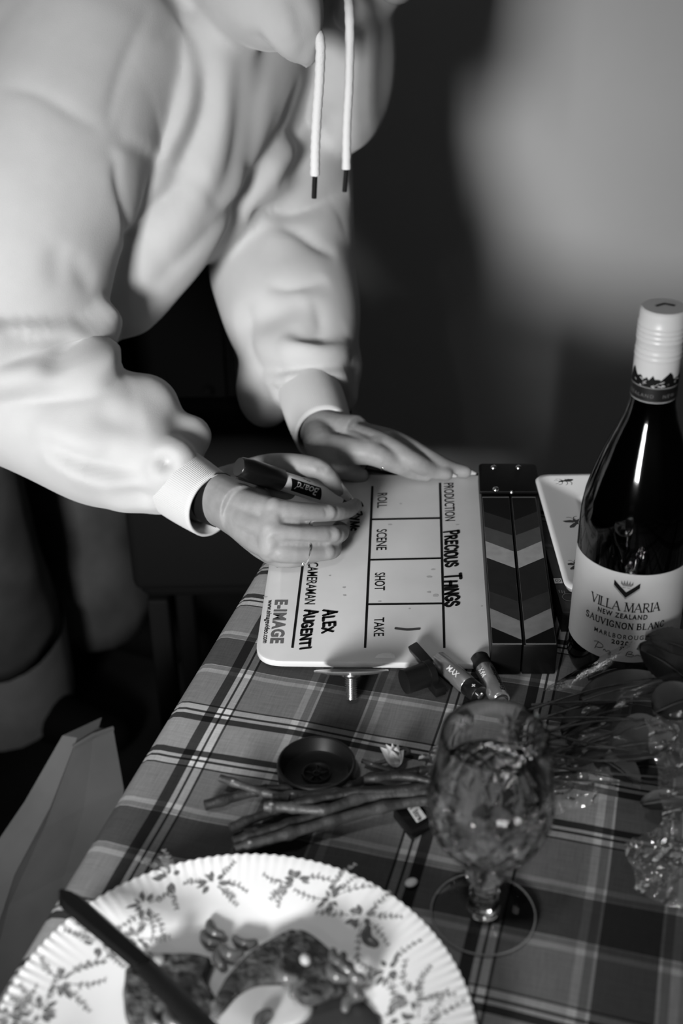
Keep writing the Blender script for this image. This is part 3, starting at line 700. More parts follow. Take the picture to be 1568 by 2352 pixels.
# clear disc with a threaded stud
CLEAR = mm('clear plastic', 0.55, 0.12, trans=0.72, ior=1.40)
dc = at(806, 1549, .0165)
st = empty('stud_disc', (dc.x, dc.y, T), 'clear plastic disc with a short threaded steel stud, near the board edge', 'mount')
vr = (dc-CAM); vr.z = 0; vr.normalize(); el = math.atan2(CAM.z-dc.z, (dc-CAM).xy.length)
ax = (-vr*math.sin(el-.05)+Vector((0, 0, -1))*math.cos(el-.05)).normalized()
Rm = basis(ax, Vector((1, 0, 0)))
obj('disc', [place(lathe([(0, -.0010), (.018, -.0014), (.027, -.0030), (.0272, -.0024), (.018, -.0002), (.0085, .0004), (0, .0006)], 48), dc, Rm)], CLEAR, st)
obj('washer', [place(lathe([(0, .0006), (.0068, .0006), (.0068, .0016), (.0045, .0022), (0, .0022)], 24), dc, Rm)], STEEL, st)
tp = [(0, .002)]
for k in range(10): z = .0024+.00155*k; tp += [(.0035, z), (.0047, z+.0005), (.0047, z+.0007), (.0035, z+.0012)]
tp += [(.0038, .0181), (.0033, .0186), (0, .0186)]
obj('threaded_stud', [place(lathe(tp, 24), dc, Rm)], STEEL, st)

# black dish with a spoked hub
dh = at(726, 1750, .0150); DC = Vector((dh.x, dh.y, T)); R = .0262
ds = empty('spool_lid', DC, 'round black plastic spool lid with a spoked hub on the cloth', 'lid')
TD = Matrix.Translation(DC)
BLK2 = mm('satin black plastic', 0.005, 0.38, spec=0.5)
obj('shell', [xf(lathe([(0, .0004), (R-.002, .0004), (R-.0005, .0015), (R, .0130), (R-.0002, .0145), (R-.0010, .0150), (R-.0020, .0146), (R-.0026, .0125), (R-.0050, .0058), (R-.0075, .0048), (.0100, .0048), (.0098, .0060), (.0085, .0062), (.0082, .0050), (.0082, .0030), (0, .0030)], 72), TD)], BLK2, ds, angle=30)
for k in range(5):
    a = 2*math.pi*k/5+.3
    obj('spoke', [xf(box((.0055, 0, .0038), (.0056, .0013, .0020), .0003), TD @ Matrix.Rotation(a, 4, 'Z'))], BLK2, ds)
obj('hub', [xf(lathe([(0, .0030), (.0028, .0030), (.0028, .0054), (.0018, .0056), (.0018, .0040), (0, .0040)], 20), TD)], BLK2, ds)

# white blossom
bl0 = at(902, 1736, .010)
fl = empty('blossom', (bl0.x, bl0.y, T), 'small white fallen blossom lying between the spool lid and wine glass', 'flower')
PET = mm('white petal', 0.62, 0.6, sss=0.2)
apex = at(907, 1760, .004)
def petal(base, tip, wd, lift, m, name, parent, fold=0.25):
    base, tip = Vector(base), Vector(tip); d = tip-base; s = d.cross(Vector((0, 0, 1))).normalized(); rings = []
    nn = s.cross(d.normalized())
    V = []; F = []; n = 9; k = 5
    for i in range(n+1):
        t = i/n; wv = wd*math.sin(math.pi*min(1, .06+.94*t)**.75)*.5
        c = base+d*t+nn*lift*math.sin(math.pi*t)
        for j in range(k): q = j/(k-1)*2-1; V.append(c+s*wv*q+nn*abs(q)*wv*fold)
    for i in range(n):
        for j in range(k-1): F.append((i*k+j, i*k+j+1, (i+1)*k+j+1, (i+1)*k+j))
    # give the blade thickness
    m0 = len(V); V += [v-nn*.00035 for v in V]; F += [tuple(x+m0 for x in f[::-1]) for f in F]
    return obj(name, [(V, F)], m, parent)
for (x, y, z, wd) in ((873, 1716, .012, .0085), (886, 1709, .018, .008), (900, 1708, .020, .008), (914, 1709, .018, .008), (927, 1722, .012, .009), (893, 1718, .024, .007), (910, 1716, .024, .007)):
    petal(apex, at(x, y, z), wd, .002, PET, 'petal', fl)
STEMM = mm('dry green stem', 0.055, 0.6, var=(60, .4), bump=(200, .4, .001))
obj('stalk', [tube([at(920, 1724, .011), at(930, 1721, .010), at(936, 1726, .008), at(929, 1733, .007)], [.0016, .0020, .0022, .001], 8, sub=4)], STEMM, fl)

# small dark carton with a volume sticker
ct = empty('small_carton', (*at(953, 1874, 0)[:2], T), 'small black carton with a white 1 litre sticker beside the stems', 'carton')
qq = [at(x, y, .010) for x, y in ((902, 1853), (946, 1908), (1003, 1873), (955, 1829))]
obj('box', [prism([(p.x, p.y) for p in qq], T+.0006, T+.010, .001)], mm('black gloss card', 0.005, 0.25), ct)
sk = [at(x, y, .0103) for x, y in ((935, 1856), (957, 1889), (979, 1877), (956, 1845))]
obj('sticker', [prism(round_poly([(p.x, p.y) for p in sk], .0009, 3), T+.0100, T+.0104)], mm('white print', .6, .5), ct, smooth=False)
G = text2d('1 litre', bold=.015); o0, ox, oy = at(941, 1858, .0106), at(962, 1886, .0106), at(952, 1850, .0106)
obj('printed_word', [([o0+(ox-o0)*p[0]+(oy-o0)*p[1] for p in G[0]], G[1])], INK, ct, smooth=False)
G = text2d('400057', spacing=1.2); o0, ox, oy = at(962, 1845, .0104), at(988, 1872, .0104), at(968, 1841, .0104)
obj('printed_word', [([o0+(ox-o0)*p[0]+(oy-o0)*p[1] for p in G[0]], G[1])], INKG, ct, smooth=False)

# ================================================================ wine glass
gp = at(1109, 2098, .001); GC = Vector((gp.x, gp.y, T)); TG = Matrix.Translation(GC)
wg = empty('wine_glass', GC, 'cut crystal goblet of white wine in front of the bouquet', 'wine glass')
CRY = mm('crystal', 0.97, 0.015, trans=1.0, ior=1.50)
RB = .0305
foot = [(RB-.0004, .0004), (RB, .0010), (RB, .0018), (.0280, .0027), (.018, .0038), (.0080, .0046), (0, .0048)]
def thin_glass():                      # thin clear glass: lets the cloth show through, mirrors at its edge
    m = bpy.data.materials.new('thin clear glass'); m.use_nodes = True; nt = m.node_tree
    nt.nodes.remove(nt.nodes['Principled BSDF']); tr = nt.nodes.new('ShaderNodeBsdfTransparent'); tr.inputs[0].default_value = gv(.96)
    gl = nt.nodes.new('ShaderNodeBsdfGlossy'); gl.inputs['Roughness'].default_value = .03; fr = nt.nodes.new('ShaderNodeFresnel'); fr.inputs['IOR'].default_value = 1.5
    mx = nt.nodes.new('ShaderNodeMixShader'); nt.links.new(fr.outputs[0], mx.inputs[0]); nt.links.new(tr.outputs[0], mx.inputs[1]); nt.links.new(gl.outputs[0], mx.inputs[2]); nt.links.new(mx.outputs[0], nt.nodes['Material Output'].inputs[0])
    return m
obj('foot', [xf(lathe(foot, 96), TG)], thin_glass(), wg, angle=30)
obj('foot_rim', [tube([GC+Vector((RB*math.cos(a), RB*math.sin(a), .0016)) for a in np.linspace(0, 2*math.pi, 97)], .0006, 8, cap=False)], mm('polished glass edge', 0.5, 0.05, spec=0.8, trans=0.6), wg)
outer = [(0, .0049), (.0095, .0051), (.0098, .0062), (.0088, .0080), (.0098, .0095), (.0092, .0115), (.0070, .0135), (.0066, .0155), (.0086, .0172), (.0088, .0195), (.0066, .0218), (.0062, .0240), (.0090, .0275), (.0112, .0320), (.0118, .0360), (.0108, .0405), (.0084, .0445), (.0068, .0480), (.0072, .0510)]
bowl = [(.0115, .0530), (.0165, .0550), (.0215, .0582), (.0260, .0625), (.0298, .0680), (.0328, .0745), (.0347, .0815), (.0354, .0885), (.0352, .0950), (.0344, .1020), (.0332, .1100), (.0318, .1190), (.0304, .1290), (.0292, .1370), (.0288, .1398)]
bo = []
for i in range(len(bowl)-1):
    for k in range(6): t = k/6; bo.append((bowl[i][0]*(1-t)+bowl[i+1][0]*t, bowl[i][1]*(1-t)+bowl[i+1][1]*t))
bo.append(bowl[-1])
inner = [(.0276, .1404), (.0270, .1398)]+[(max(r-.0021, .004), z+(.0022 if z < .07 else 0)) for r, z in bowl[:-1][::-1]]
inner = [q for q in inner if q[1] > .0568]+[(.0120, .0572), (0, .0562)]
no_, nb = len(outer), len(bo)
def cut(r, z, a, k):
    if .053 < z < .104 and k >= no_ and k < no_+nb:      # crossed diamond cuts low on the bowl, upright flutes above
        h = (z-.053)/.051; env = min(1, h*4)*min(1, (1-h)*6)
        p1 = abs(((a*8/math.pi+h*3.2) % 1)-.5)*2; p2 = abs(((a*8/math.pi-h*3.2) % 1)-.5)*2
        g = max(max(0, 1-p1*4.2), max(0, 1-p2*4.2)); return r-.0012*env*g, z
    if .104 <= z < .128 and k >= no_ and k < no_+nb:
        h = (z-.104)/.024; q = abs(((a*4/math.pi) % 1)-.5)*2; wdt = (1-h)*.35+.001
        fan = max(0, 1-abs(q-.0)/wdt); fan2 = max(0, 1-abs(q-.28*h-.1)/(.10*(1-h)+.001)); return r-.0008*max(fan, fan2)*(1-h)**.5, z
    if k < no_ and .024 < z < .047: return r*(1-.06*abs(math.sin(3*a))), z       # facetted knop
    return r, z
obj('crystal', [xf(lathe(outer+bo+inner, 160, cut), TG)], CRY, wg, angle=25)
wz = .1085
wpr = [(0, .0561), (.0121, .0571)]+[(max(r-.00205, .004), z+(.0022 if z < .07 else 0)) for r, z in bowl if .0575 < z+.0022 and z < wz]+[(.0312, wz-.0003), (.0300, wz), (0, wz)]
obj('wine', [xf(lathe(wpr, 64), TG)], mm('white wine', 0.93, 0.0, trans=1.0, ior=1.34), wg, angle=30)

# ================================================================ plate with the meal
PC = Vector((-.0605, .4165, T)); PR = .1270
pl = empty('dinner_plate', PC, 'large white dinner plate with floral border in the foreground', 'plate')
TP = Matrix.Translation(PC)
def flute(r, z, a, k):
    if r > PR*.93: f = (r/PR-.93)/.07; return r*(1+.0018*f*math.cos(140*a)), z+.0004*f*math.cos(140*a)
    return r, z
pp = [(0, .0026), (.045, .0026), (.050, .0006), (.060, .0006), (.064, .0030), (.078, .0050), (.090, .0085), (.110, .0135), (.122, .0168), (.126, .0182), (PR, .0190), (.1265, .0200), (.1245, .0198), (.120, .0188), (.108, .0160), (.096, .0130), (.088, .0105), (.081, .0072), (.076, .0058), (.065, .0052), (.040, .0050), (0, .0050)]
obj('china', [xf(lathe(pp, 840, flute), TP)], PORC, pl, angle=60)
def plate_z(r):
    top = pp[11:][::-1]
    for (r0, z0), (r1, z1) in zip(top[:-1], top[1:]):
        if r0 <= r <= r1: return z0+(z1-z0)*(r-r0)/max(1e-9, r1-r0)
    return .0198
def onplate(x, y, dz=.0003): r = math.hypot(x, y); return PC+Vector((x, y, plate_z(r)+dz))
rs = random.Random(5)
PRT = [mm('floral print %d' % i, v, .2) for i, v in enumerate((.16, .26, .38))]
def pleaf(x, y, a, L, wd, store):
    pts = []
    for t, q in ((0, 0), (.3, .5), (.65, .42), (1, 0), (.65, -.42), (.3, -.5)):
        u = t*L; v = q*wd; pts.append(onplate(x+u*math.cos(a)-v*math.sin(a), y+u*math.sin(a)+v*math.cos(a), .0003))
    store.append((pts, [tuple(range(6))]))
sprays = []
for (px, py) in ((390, 2030), (490, 2035), (680, 2030), (760, 2070), (830, 2110), (330, 2085), (310, 2150), (140, 2260), (90, 2330), (890, 2225), (945, 2290), (960, 2350), (230, 2170), (20, 2350), (890, 2330)):
    p = at(px, py, .014)-PC; sprays.append((p.x, p.y))
for (x, y) in sprays:
    st_ = [[], [], []]; big = rs.uniform(.85, 1.15)
    for k in range(11):                                   # rosette of leaves round a pale bloom
        a = rs.uniform(0, 2*math.pi); d = rs.uniform(.0008, .0050)*big
        pleaf(x+d*math.cos(a), y+d*math.sin(a), a+rs.uniform(-.5, .5), rs.uniform(.004, .007), rs.uniform(.0018, .0036), st_[rs.choice((0, 0, 1))])
    for k in range(5):                                    # feathery sprigs
        a = rs.uniform(0, 2*math.pi); L_ = rs.uniform(.012, .021)*big; bend = rs.uniform(-.5, .5); prev = None
        for j in range(7):
            t = j/6; aa = a+bend*t; qx, qy = x+(.003+L_*t)*math.cos(aa), y+(.003+L_*t)*math.sin(aa)
            if prev: pleaf(prev[0], prev[1], math.atan2(qy-prev[1], qx-prev[0]), math.hypot(qx-prev[0], qy-prev[1])*1.1, .0007, st_[1])
            if j > 1:
                for s_ in (-1, 1): pleaf(qx, qy, aa+s_*rs.uniform(.6, 1.1), rs.uniform(.0022, .0042)*(1.2-.6*t), rs.uniform(.0009, .0016), st_[rs.choice((1, 1, 2))])
            prev = (qx, qy)
    for i in range(3):
        if st_[i]: obj('floral_print', st_[i], PRT[i], pl, smooth=False)
# food
TOAST = mm('browned toast', 0.07, 0.85, var=(120, .7), bump=(160, .9, .006))
CRUMB = mm('hash crumb', 0.045, 0.8, var=(150, .8), bump=(180, 1.0, .006))
BEAN = mm('baked bean', 0.11, 0.25, coat=.4, var=(40, .2))
BEANP = mm('pale bean', 0.45, 0.3)
def slab(pts, z0, h, amp, m, name, label, cat):
    P = [at(x, y, z0+h) for x, y in pts]; c = sum(P, Vector())/len(P)
    poly = catmull([tuple(p) for p in P+[P[0]]], 5)[:-1]
    rings = []
    for f, z in ((.90, z0), (1.0, z0+h*.25), (1.0, z0+h*.7), (.93, z0+h*.95), (.6, z0+h), (.2, z0+h*.97)):
        rings.append([Vector((c.x+(p[0]-c.x)*f, c.y+(p[1]-c.y)*f, T+z)) for p in poly])
    V, F = loft(rings)
    V = [v+Vector((noise.noise(v*90), noise.noise(v*90+Vector((7, 0, 0))), noise.noise(v*110+Vector((0, 5, 0)))*.8))*amp for v in V]
    return tag(obj(name, [(V, F)], m), label, cat)
slab([(288, 2215), (330, 2185), (400, 2182), (480, 2188), (470, 2240), (490, 2290), (440, 2345), (330, 2380), (290, 2330), (282, 2260)], .0062, .012, .0012, TOAST, 'toast_piece', 'browned toast piece under the knife on the plate', 'toast')
slab([(478, 2300), (520, 2235), (590, 2170), (660, 2128), (700, 2140), (745, 2175), (720, 2225), (640, 2245), (560, 2262), (500, 2312)], .0062, .013, .0014, TOAST, 'toast_piece', 'long browned toast piece leaning across the middle of the plate', 'toast')
slab([(640, 2160), (690, 2130), (750, 2170), (800, 2220), (790, 2262), (740, 2285), (690, 2290), (660, 2240)], .0192, .008, .0012, CRUMB, 'hash_brown', 'dark crumbly hash piece topped with beans at right of the toast', 'food')
slab([(500, 2330), (560, 2270), (640, 2255), (700, 2262), (720, 2300), (690, 2340), (640, 2370), (700, 2430), (560, 2460), (480, 2400)], .0058, .009, .0006, mm('poached egg white', .72, .3, sss=.2), 'poached_egg', 'smooth white poached egg in the middle of the plate', 'egg')
slab([(720, 2290), (790, 2280), (850, 2310), (870, 2370), (800, 2430), (700, 2400), (690, 2330)], .0056, .003, .0004, mm('brown sauce', .06, .2, coat=.5), 'sauce_puddle', 'glossy grey puddle of bean sauce at the lower plate', 'sauce')
beans = [(490, 2137, .012, 'baked bean standing alone above the toast, furthest from the camera'), (505, 2196, .012, 'left bean of the row between the two toast pieces'), (528, 2188, .014, 'middle bean of the row between the two toast pieces'), (560, 2166, .012, 'right bean of the row, touching the long toast'), (847, 2153, .014, 'lone baked bean on the floral rim at the right'),
 (655, 2240, .028, 'bean on the long toast just above the poached egg'), (690, 2268, .024, 'bean at the lower edge of the hash piece by the egg'), (775, 2205, .030, 'topmost bean of the cluster on the hash piece'), (812, 2238, .028, 'rightmost bean of the cluster on the hash piece'), (770, 2236, .029, 'leftmost bean of the cluster on the hash piece'),
 (816, 2264, .022, 'bean sliding off the hash piece towards the plate rim'), (806, 2298, .014, 'bean lying in the sauce puddle below the cluster'), (600, 2344, .018, 'single bean lying on the white poached egg'), (382, 2308, .022, 'upper bean of three on the toast under the knife'), (352, 2342, .022, 'lower left bean of three on the toast under the knife'),
 (392, 2342, .022, 'lower right bean of three on the toast under the knife'), (790, 2216, .030, 'middle bean wedged within the cluster on the hash piece'), (480, 2160, .011, 'bean resting on bare china at the left toast corner')]
for i, (x, y, z, lb) in enumerate(beans):
    c = at(x, y, z); a = rs.uniform(0, 3.1)
    bx, by = math.cos(a), math.sin(a)
    pts = [c+Vector((bx*t*.0052-by*.0012*(1-t*t*2), by*t*.0052+bx*.0012*(1-t*t*2), 0)) for t in (-1, -.5, 0, .5, 1)]
    g = tube(pts, [.0030, .0037, .0039, .0037, .0030], 12, sub=3, rnd=True, flat=.85)
    tag(obj('baked_bean', [g], BEAN), lb, 'bean', 'baked beans on the plate')
for i, (x, y, z, lb) in enumerate(((360, 2206, .022, 'pale bean on the toast piece next to the knife'), (701, 2204, .031, 'small pale bean on top of the dark hash piece'))):
    c = at(x, y, z); tag(obj('pale_bean', [ellipsoid(c, (.0048 if i == 0 else .003, .0034, .0032), Matrix.Rotation(.6, 3, 'Z'))], BEANP), lb, 'bean')
# knife
kn = empty('table_knife', (*at(300, 2200, 0)[:2], T+.02), 'dark table knife resting across the left of the plate', 'knife')
k0, k1, k2 = at(140, 2052, .030), at(330, 2215, .032), at(520, 2420, .030)
HM = mm('black handle', .006, .35); 
d = (k2-k0).normalized(); s = d.cross(Vector((0, 0, 1))).normalized()
def blade(p0, p1, w0, w1, th, tipn):
    rings = []; n = 14
    for i in range(n+1):
        t = i/n; c = p0+(p1-p0)*t; wd = w0+(w1-w0)*t
        if tipn == 'start' and t < .12: wd *= math.sin(max(.12, t/.12)*math.pi/2)
        q = wd/2; rings.append([c+s*q, c+s*q*.6+Vector((0, 0, th)), c-s*q*.6+Vector((0, 0, th)), c-s*q, c-s*q*.6-Vector((0, 0, th)), c+s*q*.6-Vector((0, 0, th))])
    return loft(rings)
obj('handle', [blade(k0, k1, .0135, .0115, .0032, 'start')], HM, kn, angle=50)
obj('blade', [blade(k1, k2, .0115, .0150, .0010, '')], mm('dull knife steel', .25, .3, metal=1.0), kn, angle=50)
# stray petal
p = at(944, 2027, .004)
tag(obj('fallen_petal', [ellipsoid(p, (.0042, .0030, .0022), Matrix.Rotation(.5, 3, 'Z'))], PET), 'tiny white crumb of petal between the plate and glass foot', 'petal')
# ================================================================ bouquet in cellophane
def film_material(name, ior, haze=.015):
    m = bpy.data.materials.new(name); m.use_nodes = True; nt = m.node_tree; L = nt.links
    nt.nodes.remove(nt.nodes['Principled BSDF']); out = nt.nodes['Material Output']
    tr = nt.nodes.new('ShaderNodeBsdfTransparent'); gl = nt.nodes.new('ShaderNodeBsdfGlossy'); gl.inputs['Roughness'].default_value = 0.08
    df = nt.nodes.new('ShaderNodeBsdfDiffuse'); df.inputs['Color'].default_value = gv(.5)
    fr = nt.nodes.new('ShaderNodeFresnel'); fr.inputs['IOR'].default_value = ior
    no = nt.nodes.new('ShaderNodeTexNoise'); no.inputs['Scale'].default_value = 160; no.inputs['Detail'].default_value = 3
    tc = nt.nodes.new('ShaderNodeTexCoord'); L.new(tc.outputs['Object'], no.inputs['Vector'])
    bp = nt.nodes.new('ShaderNodeBump'); bp.inputs['Strength'].default_value = 0.25; bp.inputs['Distance'].default_value = 0.003
    L.new(no.outputs['Fac'], bp.inputs['Height']); L.new(bp.outputs[0], gl.inputs['Normal']); L.new(bp.outputs[0], fr.inputs['Normal'])
    m1 = nt.nodes.new('ShaderNodeMixShader'); L.new(fr.outputs[0], m1.inputs[0]); L.new(tr.outputs[0], m1.inputs[1]); L.new(gl.outputs[0], m1.inputs[2])
    m2 = nt.nodes.new('ShaderNodeMixShader'); m2.inputs[0].default_value = haze; L.new(m1.outputs[0], m2.inputs[1]); L.new(df.outputs[0], m2.inputs[2])
    L.new(m2.outputs[0], out.inputs[0]); return m
FILM = film_material('cellophane film', 1.7, .06); FILM_SOFT = film_material('thin smooth film', 1.22)
bq = empty('bouquet', (*at(1250, 1750, 0)[:2], T), 'bunch of cut stems and dark leaves in clear cellophane beside the wine glass', 'bouquet')
def s6(x, y): return (440+x/2.529, 1680+y/2.529)
BARK = mm('dark woody stem', 0.018, 0.5, var=(80, .5), bump=(150, .6, .002))
BARK2 = mm('paler woody stem', 0.036, 0.5, var=(80, .5), bump=(150, .6, .002))
stems = [
 ([(75, 430), (350, 352), (440, 330)], .0033, .006, BARK), ([(165, 270), (390, 345), (570, 390)], .0026, .014, BARK2),
 ([(440, 332), (760, 335), (920, 315), (1080, 262), (1500, 215), (2100, 150)], .0030, .009, BARK), ([(470, 385), (800, 362), (1000, 352), (1250, 342), (1700, 290), (2300, 250)], .0032, .013, BARK2),
 ([(420, 436), (560, 440), (770, 455), (1000, 385), (1400, 352), (1900, 330)], .0034, .018, BARK2), ([(225, 560), (460, 470), (700, 405), (980, 350), (1500, 320)], .0031, .012, BARK),
 ([(300, 580), (540, 545), (800, 445), (1180, 372), (1700, 340)], .0030, .008, BARK), ([(240, 640), (500, 560), (900, 430), (1300, 350), (1800, 300)], .0030, .016, BARK),
 ([(250, 690), (520, 605), (800, 525), (1180, 425), (1600, 380), (2200, 300)], .0036, .015, BARK2), ([(1000, 275), (1240, 262), (1500, 300), (2000, 260)], .0027, .022, BARK),
 ([(990, 170), (1170, 232), (1500, 250), (2100, 110)], .0016, .007, BARK2), ([(600, 420), (900, 365), (1300, 330), (2000, 190)], .0027, .020, BARK)]
rs = random.Random(21)
for pts, r, z, m in stems:
    P = [at(*s6(x, y), z+rs.uniform(-.001, .001)) for x, y in pts]
    C = catmull([tuple(p) for p in P], 6)
    rad = [r*(1+.10*noise.noise(Vector((i*.5, z*900, 0)))) for i in range(len(C))]
    for k in range(2, len(C)-1, 5): rad[k] *= 1.28
    so = obj('stem', [tube(C, rad, 10, sub=2)], m, bq)
    if m is BARK2:
        c = Vector(C[2]); obj('bud_scar', [ellipsoid(c+Vector((0, -.001, r*.9)), (r*.5, r*.4, r*.35))], mm('bud scar', .2, .4), so)
for (a, b, r) in (((860, 1755), (905, 1742), .0014), ((862, 1758), (905, 1772), .0018)):
    obj('twig', [tube([at(*a, .006), at(*b, .008)], r, 8)], BARK2, bq)
# fine grasses
for k in range(16):
    y0 = rs.uniform(1600, 1790); y1 = y0+rs.uniform(-110, 60)
    P = [at(rs.uniform(1180, 1260), y0, rs.uniform(.012, .03)), at(1380+rs.uniform(-20, 20), (y0+y1)/2+rs.uniform(-15, 15), rs.uniform(.025, .045)), at(rs.uniform(1480, 1580), y1, rs.uniform(.025, .05))]
    obj('grass_blade', [tube(P, [.0010, .0008, .0004], 6, sub=6)], BARK2, bq)
LEAFM = mm('dark rose leaf', 0.022, 0.45, var=(50, .3)); LEAFP = mm('dull grey leaf', 0.050, 0.55, var=(50, .25))
def leaf(base, tip, zb, zt, wd, m, teeth=0, curl=.10):
    b, t = at(*base, zb), at(*tip, zt); d = t-b; L_ = d.length; d.normalize(); s = d.cross(Vector((0, 0, 1))).normalized(); nn = s.cross(d)
    n = 26; k = 7; V = []; F = []
    for i in range(n+1):
        u = i/n; prof = math.sin(math.pi*u**.8)**.75*.5 if 0 < u < 1 else .002
        w_ = wd*prof*(1+(.10*((i*teeth/n) % 1) if teeth else 0)); c = b+d*(L_*u)+nn*(curl*L_*math.sin(math.pi*u)*.6)
        for j in range(k):
            q = j/(k-1)*2-1; V.append(c+s*w_*q+nn*(abs(q)**1.5*wd*.12-.0008*(1 if j % 2 else 0)+.002*noise.noise(c*40+Vector((q, 0, 0)))))
    for i in range(n):
        for j in range(k-1): F.append((i*k+j, i*k+j+1, (i+1)*k+j+1, (i+1)*k+j))
    m0 = len(V); V += [v-nn*.0004 for v in V]; F += [tuple(x+m0 for x in f[::-1]) for f in F]
    lo = obj('leaf', [(V, F)], m, bq)
    obj('midrib', [tube([b+nn*.0003, b+d*L_*.5+nn*(curl*L_*.6+.0004), t], [.0008, .0006, .0002], 6, sub=5)], m, lo)
leaf((1575, 1560), (1462, 1490), .045, .055, .045, LEAFM, teeth=13)
leaf((1600, 1500), (1480, 1470), .055, .060, .030, LEAFM, teeth=11)
leaf((1330, 1612), (1545, 1568), .030, .042, .030, LEAFP)
leaf((1345, 1585), (1500, 1600), .020, .030, .026, LEAFP)
leaf((1400, 1720), (1560, 1705), .030, .042, .046, LEAFP, curl=.06)
leaf((1370, 1740), (1470, 1810), .018, .022, .024, LEAFP)
leaf((1470, 1850), (1580, 1842), .016, .022, .018, LEAFP)
leaf((1500, 1640), (1620, 1600), .050, .060, .036, LEAFM)
leaf((1290, 1640), (1400, 1655), .012, .022, .020, LEAFM)
leaf((1300, 1760), (1420, 1690), .014, .026, .022, LEAFM)
leaf((1290, 1690), (1400, 1610), .018, .030, .020, LEAFM)
leaf((1350, 1560), (1450, 1530), .010, .020, .026, LEAFM)
leaf((1440, 1760), (1590, 1780), .012, .020, .034, LEAFM)
def crumple(c, nu, nv, amp, name, freq=40, seed=0.0, film=None):
    """a crinkled sheet between four corners; folds are sharp creases"""
    c00, c10, c11, c01 = c; V = []; F = []
    n0 = (c10-c00).cross(c01-c00).normalized()
    for j in range(nv+1):
        for i in range(nu+1):
            u, v = i/nu, j/nv
            p = (c00*(1-u)+c10*u)*(1-v)+(c01*(1-u)+c11*u)*v
            q = p*freq+Vector((seed, seed*2, 0)); r1 = 1-abs(noise.noise(q))*2.4; r2 = 1-abs(noise.noise(q*2.3))*2.4
            V.append(p+n0*amp*(r1*.8+r2*.35)+Vector((noise.noise(q*1.3), noise.noise(q*1.3+Vector((3, 0, 0))), 0))*amp*.7)
    for j in range(nv):
        for i in range(nu): F.append((j*(nu+1)+i, j*(nu+1)+i+1, (j+1)*(nu+1)+i+1, (j+1)*(nu+1)+i))
    lo = min(v.z for v in V)
    if lo < T+.001: V = [v+Vector((0, 0, T+.001-lo)) if False else Vector((v.x, v.y, max(v.z, T+.0012))) for v in V]
    return obj(name, [(V, F)], film or FILM, bq, angle=25)
crumple([at(1240, 1585, .006), at(1345, 1522, .018), at(1590, 1400, .085), at(1600, 1560, .050)], 50, 34, .0014, 'cellophane', 24, 1.0, FILM_SOFT)
crumple([at(1340, 1600, .040), at(1560, 1540, .062), at(1600, 1700, .050), at(1320, 1760, .034)], 50, 40, .0022, 'cellophane', 28, 5.0, FILM_SOFT)
crumple([at(1478, 1648, .052), at(1600, 1625, .064), at(1620, 1900, .036), at(1530, 1880, .026)], 26, 52, .0052, 'cellophane', 44, 9.0)
crumple([at(1425, 1936, .016), at(1530, 1880, .034), at(1625, 1990, .034), at(1460, 2055, .006)], 36, 36, .0050, 'cellophane', 60, 13.0)
crumple([at(1450, 2040, .003), at(1560, 1960, .018), at(1640, 2060, .022), at(1580, 2100, .003)], 30, 24, .0032, 'cellophane', 60, 17.0)
crumple([at(965, 1732, .014), at(1010, 1705, .020), at(1340, 1740, .036), at(960, 1790, .010)], 50, 20, .0024, 'cellophane', 55, 21.0)
crumple([at(1270, 1780, .022), at(1400, 1760, .030), at(1420, 1830, .020), at(1270, 1870, .010)], 34, 26, .0030, 'cellophane', 60, 25.0)

# ================================================================ paper bag leaning beside the table
PAPER = mm('thick grey paper', 0.10, 0.75, spec=0.2, var=(12, .15))
bgc = Vector((-.36, .84, 0))
bag = empty('paper_bag', bgc, 'creased grey paper bag standing on the floor left of the table', 'bag')
def bagring(cx, cy, z, wx, wy, rot, pinch):
    R = Matrix.Rotation(rot, 3, 'Z')
    pts = [(-wx, -wy), (0, -wy*(1-.2*pinch)), (wx, -wy), (wx*(1-pinch), 0), (wx, wy), (0, wy), (-wx, wy), (-wx*(1-pinch), 0)]
    return [Vector((cx, cy, z))+R @ Vector((a, b, 0)) for a, b in pts]
ptop = aty(196, 1688, .965)
rr = []
for k in range(9):
    t = k/8; z = ptop.z*t+.003
    rr.append(bagring(bgc.x-.045+(ptop.x-bgc.x+.045)*t+.006*math.sin(k*1.9), bgc.y-.06+(ptop.y-bgc.y+.06)*t, z, .115*(1-t)**.8+.022, .085*(1-t)+.012, .55+.1*t, .45*t))
obj('bag_body', [loft(rr)], PAPER, bag, smooth=False)
obj('folded_edge', [tube([rr[8][0]+Vector((0, 0, .002)), rr[8][1]+Vector((0, 0, .004)), rr[8][2]+Vector((0, 0, .002))], .0025, 6)], PAPER, bag)
obj('bag_strap', [tube([rr[6][2], rr[6][2]+Vector((.05, .03, -.03)), rr[4][2]+Vector((.05, .05, -.02)), rr[3][2]], .004, 8, sub=6)], mm('dark cord', .02, .8), bag)
